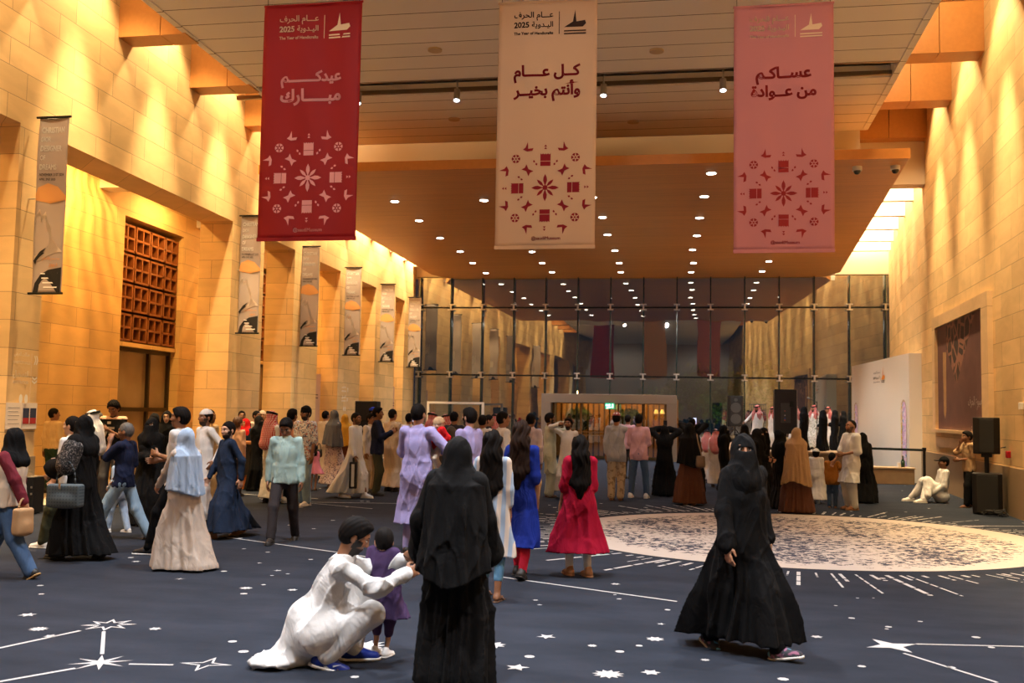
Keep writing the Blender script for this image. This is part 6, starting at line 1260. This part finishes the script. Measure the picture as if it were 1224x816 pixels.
def phone(key, dz=.12, lit=True, label='', side=None, sc_=1.):
    e, c = F[key]; wr = c['wri']; w = world(e, (wr[1]+wr[-1])/2 if side is None else wr[side]); o = empty('phone', (float(w[0]),float(w[1]),float(w[2])+dz*.6), label, 'phone', rz=math.degrees(e.rotation_euler[2])); o.location = tuple(world(e, ((wr[1]+wr[-1])/2 if side is None else wr[side])+V(0,-.06,dz)))
    MB().box(-.04*sc_,.04*sc_,-.005,.005,-.08*sc_,.08*sc_).build('case', M('phone_black',(.01,.01,.01),.3), o, bevel=.004); MB().box(-.036*sc_,.036*sc_,.005,.0065,-.074*sc_,.074*sc_).build('screen', M('phone_lit',(.4,.4,.5),.3,emit=(.5,.55,.8),es=1.6) if lit else M('phone_off',(.02,.02,.025),.2), o)
phone('jersey', .04, False, 'phone held in both hands by the young man in the black jersey'); phone('filmer', .13, True, 'lit phone raised in both hands left of the tall man in lavender', None, 1.3); phone('capphone', .15, True, 'lit phone raised by the man in grey shirt', 1, 1.2)
phone('pist', .12, False, 'dark phone raised by the man in pistachio tunic'); phone('bun', .12, True, 'lit blue phone raised beyond the woman in brown skirt', None, 1.2); phone('armsup', .1, False, 'phone raised by the woman in black cloak with both arms up')
# baby on the shoulder of the tall man in lavender
e, c = F['lav']; w = world(e, (c['wri'][-1]+c['wri'][1])*.5+V(-.16,-.02,.0))
b, bc = person('person', 0, 0, 0, 'baby in beige knit cap and red top carried by the tall man in lavender', -35, 'light', None, tops=[shirt('red',hem=None)], legs=pants('cream',w=1.3), shoes=(), scarf=sc('beanie','shawl'), child=1, h=.72, loc=(float(w[0]),float(w[1])), z0=float(w[2])-.22, hip=.3, lf=(.05,-.14), rf=(-.05,-.14), res=.009)
# ------------------------------------------------------------------ beyond the glass: trees in the night garden
LEAF = M('leaf_green', (.035,.07,.02), .6, var=.5, bscale=3); TRUNK = M('trunk', (.09,.06,.04), .9)
def tree(x, y, h, r, lb, seed, grp):
    rn = random.Random(seed); t = empty('tree', (x, y, 0), lb, 'tree', grp); q = MB(); p0 = V(0,0,0)
    for k in range(4): p1 = V(rn.uniform(-.1,.1)*k, rn.uniform(-.1,.1)*k, h*.55*(k+1)/4); q.cyl(p0, p1, .1-.018*k, 8, r2=.1-.018*(k+1)); p0 = p1
    q.build('trunk', TRUNK, t, smooth=True); m = MB(); m.recalc = False
    for k in range(900):
        d = unit(V(rn.gauss(0,1), rn.gauss(0,1), rn.gauss(0,.8))); rr = r*rn.uniform(.45,1.05); c0 = V(0,0,h*.68)+d*rr*V(1,1,.8); a = unit(V(rn.gauss(0,1),rn.gauss(0,1),rn.gauss(0,1))); b = unit(np.cross(a, V(rn.gauss(0,1),rn.gauss(0,1),1))); s = rn.uniform(.07,.14)
        m.poly([c0-a*s, c0+b*s*.45, c0+a*s, c0-b*s*.45])
    m.build('crown', LEAF, t)
for i, (x, y, h, r, lb) in enumerate(((1.6,43,3.4,1.3,'small garden tree outside the glass behind the stage loudspeaker'),(3.0,46,4.6,1.7,'taller garden tree outside the glass behind the performers'),(-1.3,44.5,3.0,1.2,'garden tree outside the glass right of the lobby'),(.3,49,4.4,1.6,'garden tree furthest out beyond the glass'))):
    tree(x, y, h, r, lb, i, 'garden trees outside the glass')
for x, y, lb in ((-4.2,39.75,'dark shrub behind the lobby doors at the left'),(-2.2,39.85,'dark shrub behind the middle lobby doors')):
    t = tree(x, y, 2.2, .55, lb, 17, 'shrubs behind the lobby doors')
for x, y in ((1.2,41.5),(3.2,43.5),(-1.2,42.5)): light('SPOT', (x, y, .15), 260, (.75,1,.6), (x+.2, y+2, 3.), spot_size=math.radians(80), spot_blend=.5, shadow_soft_size=.1)
# white swoosh on the blue shoes of the crouching man
e, c = F['crouch']
for sd in (1,-1):
    sh = [o for o in e.children if o.name.startswith('shoe')][0 if sd == 1 else 1]; pit, yw = c['l'] if sd == 1 else c['r']
    q = Print(); q.poly([(-.06,.0),(-.03,-.018),(.0,-.016),(.07,.028),(.0,.0),(-.03,-.004)]); o = q.build('shoe_mark', K['white'], sh, flat, 0); FM = rotz(yw)@rotx(pit)
    o.matrix_local = Matrix.Translation(Vector(c['ank'][sd]+FM@V(sd*.046,-.045,-.036)))@Matrix([list(r)+[0] for r in FM]+[[0,0,0,1]])@Matrix.Rotation(math.radians(90*sd), 4, 'Z')
